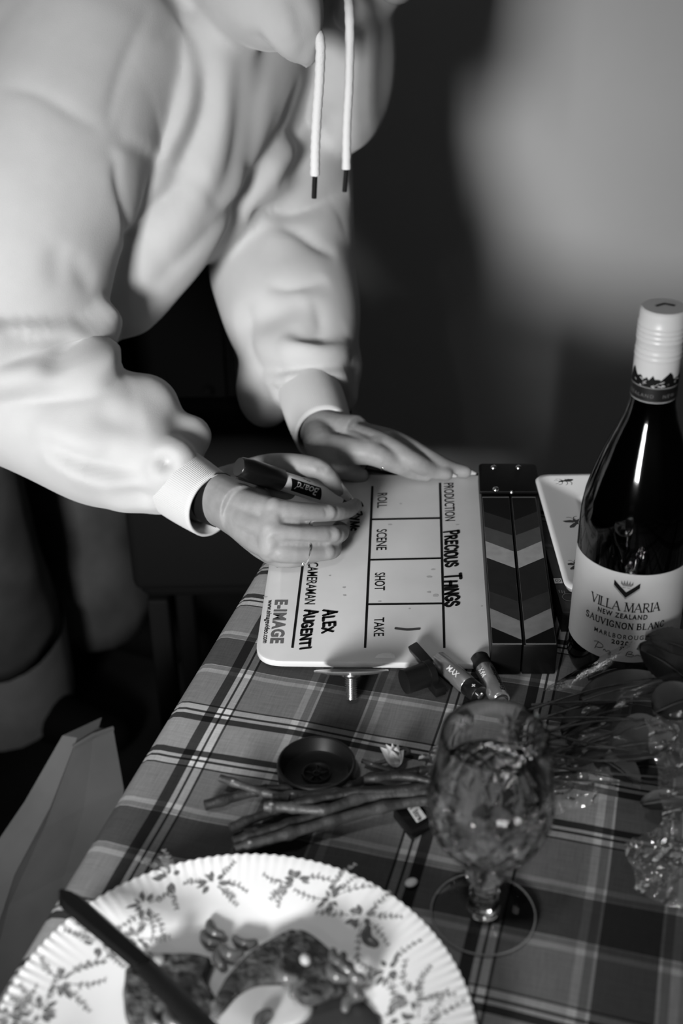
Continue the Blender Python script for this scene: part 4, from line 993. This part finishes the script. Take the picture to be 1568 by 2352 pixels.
# ================================================================ the person
def sculpt(V, F, strokes_px):
    """press folds into the cloth: each stroke is a line on the surface, with width, depth and profile"""
    bvh = BVHTree.FromPolygons([Vector(v) for v in V], F); Nn = normals(V, F)
    Ns = relax(Nn, F, 6); Ns /= np.maximum(np.linalg.norm(Ns, axis=1, keepdims=True), 1e-9)
    D = np.zeros(len(V))
    W3 = V-np.array(CAM); zc = W3 @ np.array(FW); PX = np.stack([IW/2+FPX*(W3 @ np.array(RT))/zc, IH/2-FPX*(W3 @ np.array(UP))/zc], 1)
    facing = (Ns*(-W3/np.linalg.norm(W3, axis=1, keepdims=True))).sum(1)
    for kind, wd, dp, pts in strokes_px:
        if kind == 'p':                                                           # a raised panel of cloth; wd = edge softness
            poly = np.array(catmull([(float(a), float(b)) for a, b in list(pts)+[pts[0]]], 5))[:-1]
            c = ((PX > poly.min(0)-3*wd) & (PX < poly.max(0)+3*wd)).all(1) & (facing > .05)
            idx = np.where(c)[0]; q = PX[idx]; ins = np.zeros(len(idx), bool); dist = np.full(len(idx), 1e9)
            for k in range(len(poly)):
                a, b = poly[k-1], poly[k]; ab = b-a; t = np.clip(((q-a) @ ab)/max(1e-9, ab @ ab), 0, 1); dist = np.minimum(dist, np.linalg.norm(q-a-np.outer(t, ab), axis=1))
                cr = ((a[1] > q[:, 1]) != (b[1] > q[:, 1])); xx = a[0]+(q[:, 1]-a[1])/(b[1]-a[1]+1e-12)*ab[0]; ins ^= cr & (q[:, 0] < xx)
            sd = np.where(ins, dist, -dist)
            for j in range(len(idx)):
                if sd[j] < -wd: continue
                dv = Vector(V[idx[j]])-CAM; L_ = dv.length
                h = bvh.ray_cast(CAM, dv/L_)
                if h[0] is not None and h[3] > L_-.02: D[idx[j]] += dp*(.5+.5*math.tanh(sd[j]/wd*1.5))
            continue
        hit = []
        for q in catmull([(float(a), float(b)) for a, b in pts], 8):
            loc, nrm, _, _ = bvh.ray_cast(CAM, ray(q[0], q[1]).normalized())
            if loc is not None: hit.append((np.array(loc), np.array(nrm)))
        if len(hit) < 3: continue
        P = np.array([h[0] for h in hit]); Q = np.array([h[1] for h in hit])
        rng = wd*3.2; lo, hi = P.min(0)-rng, P.max(0)+rng
        idx = np.where(((V > lo) & (V < hi)).all(1))[0]
        A, B = P[:-1], P[1:]; AB = B-A; L2 = np.maximum((AB**2).sum(1), 1e-12)
        best = np.full(len(idx), 1e9); side = np.zeros(len(idx)); tt = np.zeros(len(idx))
        for k in range(len(A)):
            w = V[idx]-A[k]; t = np.clip((w @ AB[k])/L2[k], 0, 1); o = w-np.outer(t, AB[k]); d = np.linalg.norm(o, axis=1)
            m = d < best; best[m] = d[m]
            sv = np.cross(Q[k], AB[k]); sv /= max(1e-9, np.linalg.norm(sv))
            side[m] = (o @ sv)[m]; tt[m] = (k+t[m])/len(A)
        fade = np.sin(np.pi*np.clip(tt, 0, 1))**.6
        face = np.clip((Ns[idx]*Q.mean(0)).sum(1)*2+.9, 0, 1)
        if kind == 'g': s = np.exp(-(best/wd)**2)                                  # soft ridge or hollow
        elif kind == 'v': s = np.exp(-best/wd)                                     # pinched crease
        else: s = np.tanh(side/.004)*np.exp(-(best/wd)**1.3)                      # one layer lying over another
        D[idx] += dp*s*fade*face
    D = relax(D[:, None], F, 3, .5)
    return V+Ns*D

person = empty('person', (-.46, 1.62, 0), 'person in a pale hooded sweatshirt leaning over the table and writing with a marker', 'person')
def cone_chain(pts, rad, sub=5, n=18): return tube(pts, rad, n, sub=sub, rnd=True)
# ---- right (writing) hand, joints measured on the photo with their height above the table
rh = dict(
 wr0=aty(372, 1092, .975), wr=aty(455, 1132, .945), wr2=aty(508, 1150, .928),
 i1=at(628, 1172, .060), i2=at(750, 1178, .047), i3=at(796, 1172, .034), i4=at(815, 1160, .0245),
 m1=at(622, 1218, .048), m2=at(760, 1228, .034), m3=at(783, 1220, .020), m4=at(776, 1212, .0165),
 r1=at(618, 1258, .034), r2=at(748, 1267, .0225), r3=at(764, 1254, .0180), r4=at(745, 1243, .0165),
 p1=at(626, 1272, .024), p2=at(720, 1272, .0180), p3=at(742, 1258, .0165), p4=at(722, 1248, .0160),
 t0=at(535, 1108, .030), t1=at(622, 1072, .050), t2=at(730, 1076, .058), t3=at(778, 1126, .034))
H = rh
hand = [
 tube([H['wr0'], H['wr'], H['wr2'], (H['i1']+H['r1'])/2*.45+H['wr2']*.55], [.027, .0265, .0255, .026], 24, sub=5, up=Vector((.2, -.5, .8)), flat=.82),
 cone_chain([H['wr2'], H['i1'], H['i2'], H['i3'], H['i4']], [.019, .0104, .0079, .0073, .0064]),
 cone_chain([H['wr2'], H['m1'], H['m2'], H['m3'], H['m4']], [.020, .0104, .0080, .0072, .0064]),
 cone_chain([H['wr2'], H['r1'], H['r2'], H['r3'], H['r4']], [.019, .0100, .0076, .0070, .0060]),
 cone_chain([H['wr2'], H['p1'], H['p2'], H['p3'], H['p4']], [.018, .0098, .0076, .0066, .0058]),
 cone_chain([H['wr'], H['t0'], H['t1'], H['t2'], H['t3']], [.017, .0165, .0118, .0090, .0066]),
 cone_chain([H['wr2'], at(600, 1118, .038), at(660, 1128, .036)], [.018, .015, .008]),
 cone_chain([H['t0'], (H['t0']+H['m1'])/2, H['m1']], [.017, .019, .011]),
 cone_chain([H['i1'], H['m1'], H['r1'], H['p1']], [.0108, .0108, .0102, .009], 4)]
for a in ('i1', 'm1', 'r1'): hand.append(ellipsoid(H[a]+Vector((0, -.001, .0035)), (.0090, .0085, .0085)))
for a in ('i2', 'm2', 'r2'): hand.append(ellipsoid(H[a]+Vector((.001, -.001, .001)), (.0076, .0074, .0074)))
V_rh, F_rh = remesh(hand, .0011)
V_rh = relax(V_rh, F_rh, 6, .5)
V_rh = sculpt(V_rh, F_rh, [('v', .0026, -.0030, [(640, 1198), (690, 1202), (745, 1204), (790, 1202), (830, 1195)]), ('v', .0022, -.0024, [(640, 1243), (690, 1246), (745, 1249), (800, 1252)]),
 ('g', .0055, .0010, [(632, 1165), (640, 1172), (646, 1180)]), ('g', .0055, .0012, [(622, 1216), (630, 1224), (634, 1232)]), ('g', .0055, .0010, [(612, 1260), (620, 1266), (626, 1272)]),
 ('v', .0012, -.0008, [(742, 1166), (749, 1178), (747, 1190)]), ('v', .0012, -.0008, [(754, 1218), (762, 1228), (759, 1240)]), ('v', .0014, -.0010, [(718, 1066), (732, 1074), (738, 1090)]), ('v', .0012, -.0008, [(724, 1062), (742, 1074), (746, 1088)]),
 ('g', .010, -.0012, [(540, 1150), (580, 1160), (610, 1190)]), ('g', .004, .0006, [(520, 1190), (560, 1205), (610, 1222)]), ('g', .004, .0006, [(520, 1150), (570, 1158), (620, 1170)])])
V_rh = relax(V_rh, F_rh, 1, .5)
# ---- left hand, flat on the far edge of the board
H = lh = dict(wr0=aty(722, 930, 1.12), wr=aty(735, 985, 1.070), wr2=aty(768, 1005, 1.050),
 i1=at(852, 1040, .042), i2=at(905, 1062, .033), i3=at(950, 1083, .020), i4=at(980, 1092, .0165),
 m1=at(872, 1020, .044), m2=at(946, 1058, .034), m3=at(996, 1081, .020), m4=at(1026, 1089, .0165),
 r1=at(896, 1012, .038), r2=at(978, 1050, .030), r3=at(1032, 1075, .018), r4=at(1070, 1084, .0150),
 p1=at(905, 1016, .024), p2=at(966, 1046, .016), p3=at(1008, 1066, .010), p4=at(1036, 1076, .0075),
 t0=at(742, 1030, .040), t1=at(762, 1062, .030), t2=at(800, 1080, .020), t3=at(828, 1092, .013))
lhand = [
 tube([H['wr0'], H['wr'], H['wr2'], H['wr2']*.5+(H['i1']+H['r1'])*.25], [.024, .0240, .0245, .026], 24, sub=5, up=Vector((0, -.4, .9)), flat=.85),
 cone_chain([H['wr2'], H['i1'], H['i2'], H['i3'], H['i4']], [.020, .0118, .0098, .0078, .0062]),
 cone_chain([H['wr2'], H['m1'], H['m2'], H['m3'], H['m4']], [.021, .0118, .0095, .0078, .0062]),
 cone_chain([H['wr2'], H['r1'], H['r2'], H['r3'], H['r4']], [.020, .0110, .0090, .0075, .0060]),
 cone_chain([H['wr2'], H['p1'], H['p2'], H['p3'], H['p4']], [.018, .0100, .0080, .0068, .0055]),
 cone_chain([H['wr'], H['t0'], H['t1'], H['t2'], H['t3']], [.018, .0165, .0125, .0100, .0075]),
 cone_chain([H['t0'], (H['t0']+H['i1'])/2, H['i1']], [.015, .0135, .011]),
 cone_chain([H['i1'], H['m1'], H['r1'], H['p1']], [.0110, .0110, .0105, .009], 4)]
V_lh, F_lh = remesh(lhand, .0012)
V_lh = relax(V_lh, F_lh, 9, .5)
# ---- skeleton of the leaning upper body
N_ = Vector((-.075, 1.330, 1.150)); SR = Vector((-.250, 1.165, 1.085)); SL = Vector((-.075, 1.500, 1.095))
ER = Vector((-.315, 1.055, .850)); EL = Vector((-.060, 1.305, .855)); HIP = Vector((-.50, 1.56, .865))
FWD = Vector((.93, -.36, 0)).normalized(); SID = Vector((.36, .93, 0)).normalized()
HEAD = Vector((.070, 1.285, 1.255))
def headgeo():
    fd = (FWD*.75+Vector((0, 0, -.66))).normalized(); R = basis(-fd.cross(SID).normalized() if False else SID.cross(fd).normalized()*-1, SID)
    up = SID.cross(fd).normalized()
    if up.z < 0: up = -up
    def P(f, s, u): return HEAD+fd*f+SID*s+up*u
    Rm = Matrix((fd, SID, up)).transposed()
    g = [ellipsoid(P(-.008, 0, .030), (.094, .073, .085), Rm), ellipsoid(P(.028, 0, -.040), (.060, .054, .066), Rm), ellipsoid(P(.064, 0, -.092), (.022, .024, .018), Rm),
         tube([P(.082, 0, .018), P(.100, 0, -.014), P(.098, 0, -.024)], [.008, .011, .012], 12, sub=4, rnd=True),
         ellipsoid(P(.078, 0, -.058), (.014, .022, .005), Rm), ellipsoid(P(.076, 0, -.068), (.014, .020, .006), Rm),
         ellipsoid(P(0, .074, .0), (.018, .008, .030), Rm), ellipsoid(P(0, -.074, .0), (.018, .008, .030), Rm),
         ellipsoid(P(.074, .032, .034), (.016, .022, .007), Rm), ellipsoid(P(.074, -.032, .034), (.016, .022, .007), Rm),
         tube([P(-.020, 0, -.05), N_+Vector((0, 0, .02)), N_*.7+(SR+SL)*.15, HIP], [.055, .056, .085, .10], 20, sub=5)]
    return g, P, Rm
hg, HP, HR = headgeo()
V_hd, F_hd = remesh(hg, .006); V_hd = relax(V_hd, F_hd, 4)
arms = [cone_chain([SR, ER, H_ , W_], [.045, .042, .036, .023]) for H_, W_ in (((ER+rh['wr0'])/2, rh['wr0']),)]+[cone_chain([SL, EL, (EL+lh['wr0'])/2, lh['wr0']], [.045, .042, .036, .023])]
arms += [tube([SR+Vector((.03, .03, -.02)), N_+Vector((-.03, 0, -.06)), SL+Vector((0, -.03, -.02))], [.035, .04, .035], 14, sub=4, rnd=True)]
body = obj('body', [(V_rh, F_rh), (V_lh, F_lh), (V_hd, F_hd)]+arms, SKIN, person, angle=None)
for sd in (-1, 1):
    ey_ = obj('eye', [ellipsoid(HP(.066, sd*.032, .016), (.012, .012, .012))], mm('eye white', .35, .2), person)
    obj('iris', [ellipsoid(HP(.0735, sd*.032, .013), (.0055, .0055, .0055))], mm('dark iris', .01, .1), ey_)
    obj('eyebrow', [tube([HP(.086, sd*.016, .044), HP(.084, sd*.034, .050), HP(.070, sd*.052, .042)], [.003, .0035, .002], 8, sub=4)], mm('dark hair', .015, .5), person)
hairg = [ellipsoid(HP(-.018, 0, .040), (.100, .082, .092), HR), ellipsoid(HP(-.075, 0, -.02), (.050, .072, .10), HR)]
Vh, Fh = remesh(hairg, .006); Vh = relax(Vh, Fh, 3)
fdv = HR @ Vector((1, 0, 0)); upv = HR @ Vector((0, 0, 1)); hv = np.array(HEAD)
rel = Vh-hv; f_ = rel @ np.array(fdv); u_ = rel @ np.array(upv)
push = np.clip((f_-.035)*6, 0, 1)*np.clip((.075-u_)*20, 0, 1)
Vh = Vh-np.outer(push*.03, np.array(fdv))
obj('hair', [(Vh, Fh)], mm('dark hair', .015, .5), person, angle=None)
# ---- nails and rings
def nail(base, tip, wd, up, th=.0011):
    base, tip, up = Vector(base), Vector(tip), Vector(up).normalized(); d = (tip-base); s = d.cross(up).normalized(); nn = s.cross(d.normalized()); rings = []
    for i in range(11):
        t = i/10; w_ = wd*.5*(math.sin(min(1, t*3+.25)*math.pi/2) if t < .33 else 1-.82*((t-.33)/.67)**1.8)
        c = base+d*t-nn*.0012*(t-.3)**2
        rings.append([c+s*w_*q-nn*(.9*w_*q*q) for q in (-1, -.6, -.2, .2, .6, 1)]+[c+s*w_*q*.95-nn*(.9*w_*q*q+th) for q in (1, .6, .2, -.2, -.6, -1)])
    return loft(rings)
tocam = (CAM-at(790, 1120, .03)).normalized()
nn_ = (RT*.55+UP*.50-FW*.72).normalized(); td = (rh['t3']-rh['t2']).normalized(); nn_ = (nn_-td*nn_.dot(td)).normalized()
obj('thumb_nail', [nail(rh['t2'].lerp(rh['t3'], .62)+nn_*.0086, rh['t3']+td*.0215+nn_*.0046, .0112, nn_)], NAIL, person, angle=60, label='long pale varnished thumbnail')
obj('finger_nail', [nail(at(815, 1148, .0325), at(824, 1166, .0200), .0090, Vector((.9, -.1, .35)))], NAIL, person, angle=60)
for a, b in (('i3', 'i4'), ('m3', 'm4'), ('r3', 'r4')):
    p, q = lh[a], lh[b]; d = (q-p).normalized()
    obj('finger_nail', [nail(q-d*.004+Vector((0, 0, .0060)), q+d*.010+Vector((0, 0, .0020)), .0078, (0, 0, 1))], NAIL, person, angle=60)
def ring(c, ax, r, th, name, lab):
    R = basis(ax); pts = [c+R @ Vector((r*math.cos(a), r*math.sin(a), 0)) for a in np.linspace(0, 2*math.pi, 37)]
    return obj(name, [tube(pts, th, 8)], SILVER, person, label=lab)
rc = rh['r1']*.36+rh['r2']*.64
ring(rc, rh['r2']-rh['r1'], .0117, .0010, 'finger_ring', 'thin silver ring on the writing hand')
obj('ring_stone', [ellipsoid(rc+Vector((-.002, -.0080, -.0078)), (.0020, .0016, .0020))], SILVER, person)
lc = lh['i1']*.38+lh['i2']*.62; d = lh['i2']-lh['i1']
ring(lc, d, .0106, .0008, 'finger_ring', 'thin silver ring on the resting hand')
for k in range(4):
    v = basis(d) @ Vector((0, 0, 0)); q = (CAM-lc).normalized(); q = (q-d.normalized()*q.dot(d.normalized())).normalized(); s = d.normalized().cross(q)
    a = (k-1.5)*.42+.25; obj('ring_stone', [ellipsoid(lc+(q*math.cos(a)+s*math.sin(a))*.0110, (.0015, .0015, .0015))], SILVER, person)
wb = rh['wr']*.30+rh['wr2']*.70
obj('watch_strap', [tube([wb-(rh['wr2']-rh['wr']).normalized()*.006, wb+(rh['wr2']-rh['wr']).normalized()*.007], .0262, 28, up=Vector((.2, -.5, .8)), flat=.84)], BLACK, person, label='dark strap peeping out of the right cuff')

# ---- marker pen
tipP = at(829, 1163, ZB+.0008); endP = aty(548, 1072, .912)
mk = empty('marker_pen', tipP, 'white whiteboard marker with black cap, held in the writing hand', 'marker')
md = (endP-tipP); ML = md.length; md.normalize()
mup = (CAM-(tipP+endP)/2).normalized(); RmK = basis(md, mup)
MWHT = mm('white marker barrel', .66, .3)
obj('nib', [place(lathe([(0, 0), (.0012, .0002), (.0018, .004), (.0018, .009), (0, .009)], 16), tipP, RmK)], INK, mk)
obj('nose', [place(lathe([(0, .008), (.0030, .008), (.0045, .016), (.0055, .022), (.0055, .027), (0, .027)], 24), tipP, RmK)], BLACK, mk)
capL = ML-.044
obj('barrel', [place(lathe([(0, .026), (.0070, .026), (.0084, .029), (.0084, capL+.004), (0, capL+.004)], 36), tipP, RmK)], MWHT, mk)
CAPM = mm('black marker cap', .004, .3)
obj('cap', [place(lathe([(0, capL), (.0090, capL), (.0098, capL+.001), (.0098, ML-.010), (.0092, ML-.006), (.0086, ML-.001), (.0078, ML), (0, ML)], 36), tipP, RmK)], CAPM, mk)
obj('cap_clip', [place(box((-.0042, -.0088, ML-.022), (.0042, .0030, .034), .0008), tipP, RmK)], CAPM, mk)
def on_marker(x, th, r): return tipP+md*x+(RmK @ Vector((math.cos(th), math.sin(th), 0)))*r
def mpatch(x0, x1, t0, t1, r, n=12, m=8):
    V = [on_marker(x0+(x1-x0)*i/n+(.004*(j/m-.5)), t0+(t1-t0)*j/m, r) for i in range(n+1) for j in range(m+1)]
    return V, [(i*(m+1)+j, (i+1)*(m+1)+j, (i+1)*(m+1)+j+1, i*(m+1)+j+1) for i in range(n) for j in range(m)]
obj('label_panel', [mpatch(capL-.0390, capL-.0065, -.72, .56, .00855)], INK, mk)
G = text2d('Board', bold=.012, shear=.25)
obj('printed_word', [([on_marker(capL-.0355+.0255*p[0], -.06+.46-.84*p[1], .0087) for p in G[0]], G[1])], mm('white print', .6, .5), mk, smooth=False)
for k, th in enumerate((.86, 1.02)):
    G = text2d('dry wipe marker bullet tip xylene free'); obj('printed_word', [([on_marker(capL-.060+.030*p[0], th+.10*p[1], .00855) for p in G[0]], G[1])], INKG, mk, smooth=False)
G = text2d('o*', bold=.02); obj('printed_word', [([on_marker(capL-.026+.008*p[0], .85+.30*p[1], .00855) for p in G[0]], G[1])], INKG, mk, smooth=False)

# ---- hooded sweatshirt
def ell_ring(c, a, b, ra, rb, n=40, sq=0.0):
    out = []
    for i in range(n):
        t = 2*math.pi*i/n; x, y = math.cos(t), math.sin(t); k = 1+sq*(abs(x*y)*2)**2
        out.append(c+a*(ra*x*k)+b*(rb*y*k))
    return out
spine = (N_-HIP).normalized(); dwn = spine.cross(SID).normalized()
if dwn.z > 0: dwn = -dwn
def sp(t, side=0.0, dn=0.0): return HIP.lerp(N_, t)+SID*side+dwn*dn
torso = [ell_ring(sp(t, 0, d), SID, dwn, a, b, 40, .22) for t, d, a, b in ((-.12, .03, .165, .13), (.05, .035, .18, .14), (.3, .045, .185, .145), (.55, .050, .188, .145), (.75, .045, .185, .135), (.90, .035, .165, .115), (1.0, .02, .10, .09), (1.06, .01, .055, .055))]
c0 = aty(392, 1098, .968); c1 = aty(489, 1162, .927)           # right cuff
l0 = aty(716, 915, 1.125); l1 = aty(745, 1000, 1.062)          # left cuff
geo = [loft(torso),
 tube([SR+Vector((.03, .05, .02)), SR*.62+ER*.38, SR*.25+ER*.75, ER+Vector((-.01, 0, -.005))], [.085, .088, .086, .078], 30, sub=6, rnd=True),
 tube([ER, ER*.62+c0*.38, ER*.3+c0*.7, ER*.06+c0*.94], [.074, .066, .060, .040], 30, sub=6, rnd=True),
 ellipsoid(aty(325, 945, 1.02), (.036, .04, .034)), ellipsoid(aty(437, 1003, 1.005), (.021, .025, .020)), ellipsoid(aty(300, 1108, .97), (.036, .034, .026)), ellipsoid(aty(390, 1060, .955), (.026, .024, .024)),
 tube([SL+Vector((.0, -.06, -.01)), SL*.6+EL*.4, EL], [.085, .086, .080], 30, sub=6, rnd=True),
 tube([EL, EL*.55+l0*.45, EL*.15+l0*.85], [.080, .070, .046], 30, sub=6, rnd=True),
 ellipsoid(aty(760, 840, 1.20), (.034, .05, .034)), ellipsoid(aty(610, 890, 1.19), (.032, .04, .045)), ellipsoid(aty(790, 900, 1.17), (.016, .03, .022)),
 ellipsoid(aty(790, 130, 1.36), (.055, .06, .10)), tube([aty(215, 600, 1.27), aty(400, 495, 1.27), aty(560, 385, 1.29)], [.055, .06, .055], 20, sub=5, rnd=True), tube([aty(262, 640, 1.19), aty(375, 445, 1.212), aty(480, 130, 1.235)], [.062, .070, .05], 24, sub=8, rnd=True), tube([SR+Vector((.02, .05, .01)), SR.lerp(HIP, .45)+Vector((.03, 0, .070)), SR.lerp(HIP, .85)+Vector((.02, .03, .04))], [.090, .100, .105], 28, sub=6, rnd=True),
 # hood gathered round the neck
 tube([aty(560, -90, 1.24), aty(615, -10, 1.20), aty(672, 70, 1.175), aty(704, 132, 1.17)], [.060, .052, .034, .012], 24, sub=8, rnd=True),
 tube([aty(870, -110, 1.38), aty(835, -10, 1.33), aty(800, 40, 1.29)], [.05, .034, .016], 20, sub=6, rnd=True),
 tube([aty(560, -60, 1.24), aty(500, -180, 1.32), aty(580, -260, 1.44), aty(740, -200, 1.48)], [.055, .06, .065, .05], 20, sub=6, rnd=True)]
V_h, F_h = remesh(geo, .0036)
V_h = relax(V_h, F_h, 20, .5)


big = [
 ('o', .018, .008, [(585, 62), (625, 108), (660, 135), (700, 152)]), ('v', .004, -.004, [(655, -20), (682, 30), (694, 80), (698, 125)]), ('v', .004, -.003, [(672, -20), (700, 30), (712, 70), (715, 110)]),
 ('o', .030, -.009, [(400, 40), (440, 100), (455, 190), (440, 275), (410, 342), (386, 376), (320, 340), (275, 315)]), ('v', .005, -.004, [(245, 298), (270, 190), (310, 90), (345, 20)]),
 ('p', 14, .008, [(262, 350), (300, 338), (384, 382), (374, 430), (338, 475), (288, 522), (266, 440)]),
 ('p', 10, .018, [(-330, 745), (100, 741), (190, 737), (235, 692), (258, 760), (258, 866), (130, 905), (-330, 905)]),
 ('v', .006, -.004, [(0, 195), (90, 215), (170, 262), (240, 300)]),
 ('g', .022, .005, [(450, 20), (505, 110), (520, 230), (505, 360), (430, 450)]), ('g', .010, -.006, [(470, 150), (478, 250), (440, 350), (395, 420)]),
 ('o', .020, -.005, [(256, 350), (258, 420), (278, 520), (285, 570)]), ('v', .012, -.010, [(300, 497), (390, 447), (470, 387)]), ('g', .03, .006, [(360, 570), (430, 520), (480, 450)]),
 # flank and chest
 ('g', .016, -.006, [(552, 60), (552, 180), (548, 300), (525, 420), (460, 530), (360, 630)]), ('g', .018, .004, [(600, 150), (600, 280), (560, 400), (480, 520)]),
 ('g', .010, -.005, [(690, 180), (640, 310), (570, 430), (480, 540), (330, 680)]), ('g', .012, .004, [(740, 190), (680, 330), (600, 440), (520, 540)]), ('g', .010, -.007, [(770, 240), (715, 340), (640, 430)]),
 # left sleeve
 ('v', .010, -.018, [(575, 492), (650, 487), (720, 470), (800, 435)]), ('g', .018, .006, [(600, 540), (690, 530), (780, 500)]), ('v', .010, -.010, [(640, 515), (700, 545), (770, 585)]),
 ('v', .008, -.009, [(610, 657), (680, 655), (750, 642)]), ('g', .016, -.008, [(540, 745), (620, 720), (690, 680)]), ('v', .008, -.006, [(722, 685), (738, 740), (730, 785)]), ('g', .016, .005, [(560, 785), (660, 795), (720, 775)]),
 ('o', .014, .009, [(800, 775), (735, 792), (690, 788), (655, 768)]), ('g', .014, .006, [(640, 828), (720, 828), (805, 808)]), ('v', .006, -.018, [(590, 852), (690, 843), (810, 838)]), ('g', .012, .006, [(640, 868), (720, 872), (800, 862)]),
 ('v', .006, -.014, [(600, 905), (660, 897), (760, 887), (800, 935)]), ('v', .008, -.006, [(560, 690), (570, 780), (600, 860)]), ('v', .006, -.007, [(610, 890), (630, 920), (640, 960)]),
 # right sleeve
 ('v', .006, -.012, [(-20, 903), (69, 909), (132, 902), (200, 884), (256, 866)]), ('v', .007, -.009, [(-10, 748), (57, 771), (115, 762), (192, 735)]), ('g', .012, -.007, [(132, 890), (138, 841), (168, 798)]), ('v', .005, -.010, [(376, 1040), (374, 1066), (404, 1070)]), ('g', .012, .006, [(-10, 870), (70, 872), (110, 860)]),
 ('v', .006, -.006, [(260, 1118), (310, 1140), (345, 1165)]), ('g', .014, -.006, [(215, 930), (260, 960), (330, 965)]), ('g', .012, .006, [(70, 970), (160, 1015), (240, 1040)]),
 ('g', .012, -.004, [(145, 560), (135, 610), (145, 660)]), ('g', .010, -.004, [(165, 585), (190, 630), (215, 655)]),
 ('v', .008, -.006, [(0, 788), (60, 775), (150, 752)]), ('g', .014, -.005, [(-10, 832), (50, 838), (95, 832)]), ('v', .010, -.004, [(132, 870), (142, 825), (175, 790)]),
 ('g', .020, .005, [(300, 890), (360, 900), (400, 955)]), ('o', .016, -.012, [(95, 1025), (170, 1065), (250, 1090), (340, 1100)]),
 ('v', .005, -.013, [(382, 1040), (378, 1062), (390, 1078)]), ('g', .012, .005, [(330, 1060), (362, 1100), (345, 1140)]), ('g', .010, -.004, [(300, 1112), (330, 1135), (350, 1150)]),
]
V_h = sculpt(V_h, F_h, big); V_h = relax(V_h, F_h, 2, .5)

hood = obj('hooded_sweatshirt', [(V_h, F_h)], FLEECE, person, angle=None)
def cuff(p0, p1, r0, r1, up, flat):
    n = 440; rings = []; fr = frames([p0, p0.lerp(p1, .5), p1], up); pts = [p0.lerp(p1, k/14) for k in range(15)]
    _, t, u, v = fr[1]
    prof = [(pts[k], r0+(r1-r0)*k/14+.0015*math.sin(math.pi*k/14)) for k in range(15)]+[(p1, r1-.0022), (pts[12], r1-.0040), (pts[8], r1-.0040)]
    for p, r in prof:
        rings.append([p+u*((r+.00022*math.cos(110*2*math.pi*i/n))*math.cos(2*math.pi*i/n))+v*flat*((r+.00022*math.cos(110*2*math.pi*i/n))*math.sin(2*math.pi*i/n)) for i in range(n)])
    return loft(rings, cap=False)
obj('cuff', [cuff(c0.lerp(c1, -.25), c1, .0330, .0302, (0, -.3, 1), .90)], RIB, hood, angle=None)
obj('cuff', [cuff(l0.lerp(l1, -.3), l1, .0345, .0310, (0, -.3, 1), .9)], RIB, hood, angle=None)
# drawstrings
CORD = mm('cotton cord', .66, .95, sheen=.2, bump=(900, .6, .001))
def cord(pxs, y0, y1, r, tipx):
    n = len(pxs); P = [aty(x, y, y0+(y1-y0)*i/(n-1)+(.035 if i == 0 else 0)) for i, (x, y) in enumerate(pxs)]
    C = catmull([tuple(p) for p in P], 10)
    V, F = tube(C, [r*(1+.06*math.sin(i*2.1)) for i in range(len(C))], 12)
    obj('drawstring', [(V, F)], CORD, hood)
    a = P[-1]; b = aty(*tipx, y1)
    obj('cord_tip', [tube([a+(a-b)*.08, b], .0024, 12, rnd=False)], mm('gunmetal aglet', .05, .2, metal=.8), hood)
cord([(712, 48), (734, 88), (734, 170), (728, 260), (724, 340), (723, 404)], 1.165, 1.150, .0044, (721, 455))
cord([(798, -30), (803, 50), (801, 190), (796, 290), (795, 388)], 1.215, 1.205, .0043, (791, 440))

# ---- jeans and shoes
def leg(top, knee, foot, r):
    rings = []
    P = catmull([tuple(top), tuple(knee), tuple(foot)], 10); fr = frames([Vector(p) for p in P], (1, 0, 0))
    for k, (p, t, u, v) in enumerate(fr):
        rr = r*(1-.10*math.sin(math.pi*k/20)+.12*k/20)
        rings.append([p+u*(rr*(1+.05*noise.noise(Vector((3*math.cos(a), 3*math.sin(a), k*.35+r*90))))*math.cos(a))+v*(rr*(1+.05*noise.noise(Vector((3*math.cos(a), 3*math.sin(a), k*.35+9))))*math.sin(a)) for a in np.linspace(0, 2*math.pi, 28, endpoint=False)])
    return rings
HR_ = HIP+Vector((-.03, -.12, -.02)); HL_ = HIP+Vector((.05, .12, -.02))
legR = leg(HR_, Vector((-.53, 1.50, .45)), Vector((-.545, 1.57, .19)), .098)
legL = leg(HL_, Vector((-.44, 1.74, .45)), Vector((-.43, 1.78, .07)), .098)
pelvis = tube([HIP+SID*-.14+Vector((-.01, 0, -.04)), HIP+Vector((0, 0, -.02)), HIP+SID*.14+Vector((0, 0, -.04))], [.11, .125, .11], 24, sub=4, rnd=True)
jn = obj('jeans', [loft(legR), loft(legL), pelvis], DENIM, person, angle=None)
hemR = [[p+Vector((0, 0, dz)) + (p-sum(legR[-1], Vector())/28).normalized()*.006 for p in legR[-1]] for dz in (.004, -.06, -.12, -.125)]
obj('turn_up', [loft(hemR, cap=False)], DENIMT, jn, angle=None)
for (x, y) in ((-.52, 1.55), (-.41, 1.77)):
    P = [Vector((x-.07, y+.01, .045)), Vector((x, y, .05)), Vector((x+.09, y-.03, .038)), Vector((x+.16, y-.05, .030))]
    V, F = tube(P, [.038, .042, .040, .030], 18, sub=5, rnd=True)
    V = [Vector((v.x, v.y, max(v.z, .004))) for v in V]
    obj('shoe', [(V, F)], mm('dark leather', .003, .8, spec=.1), person)
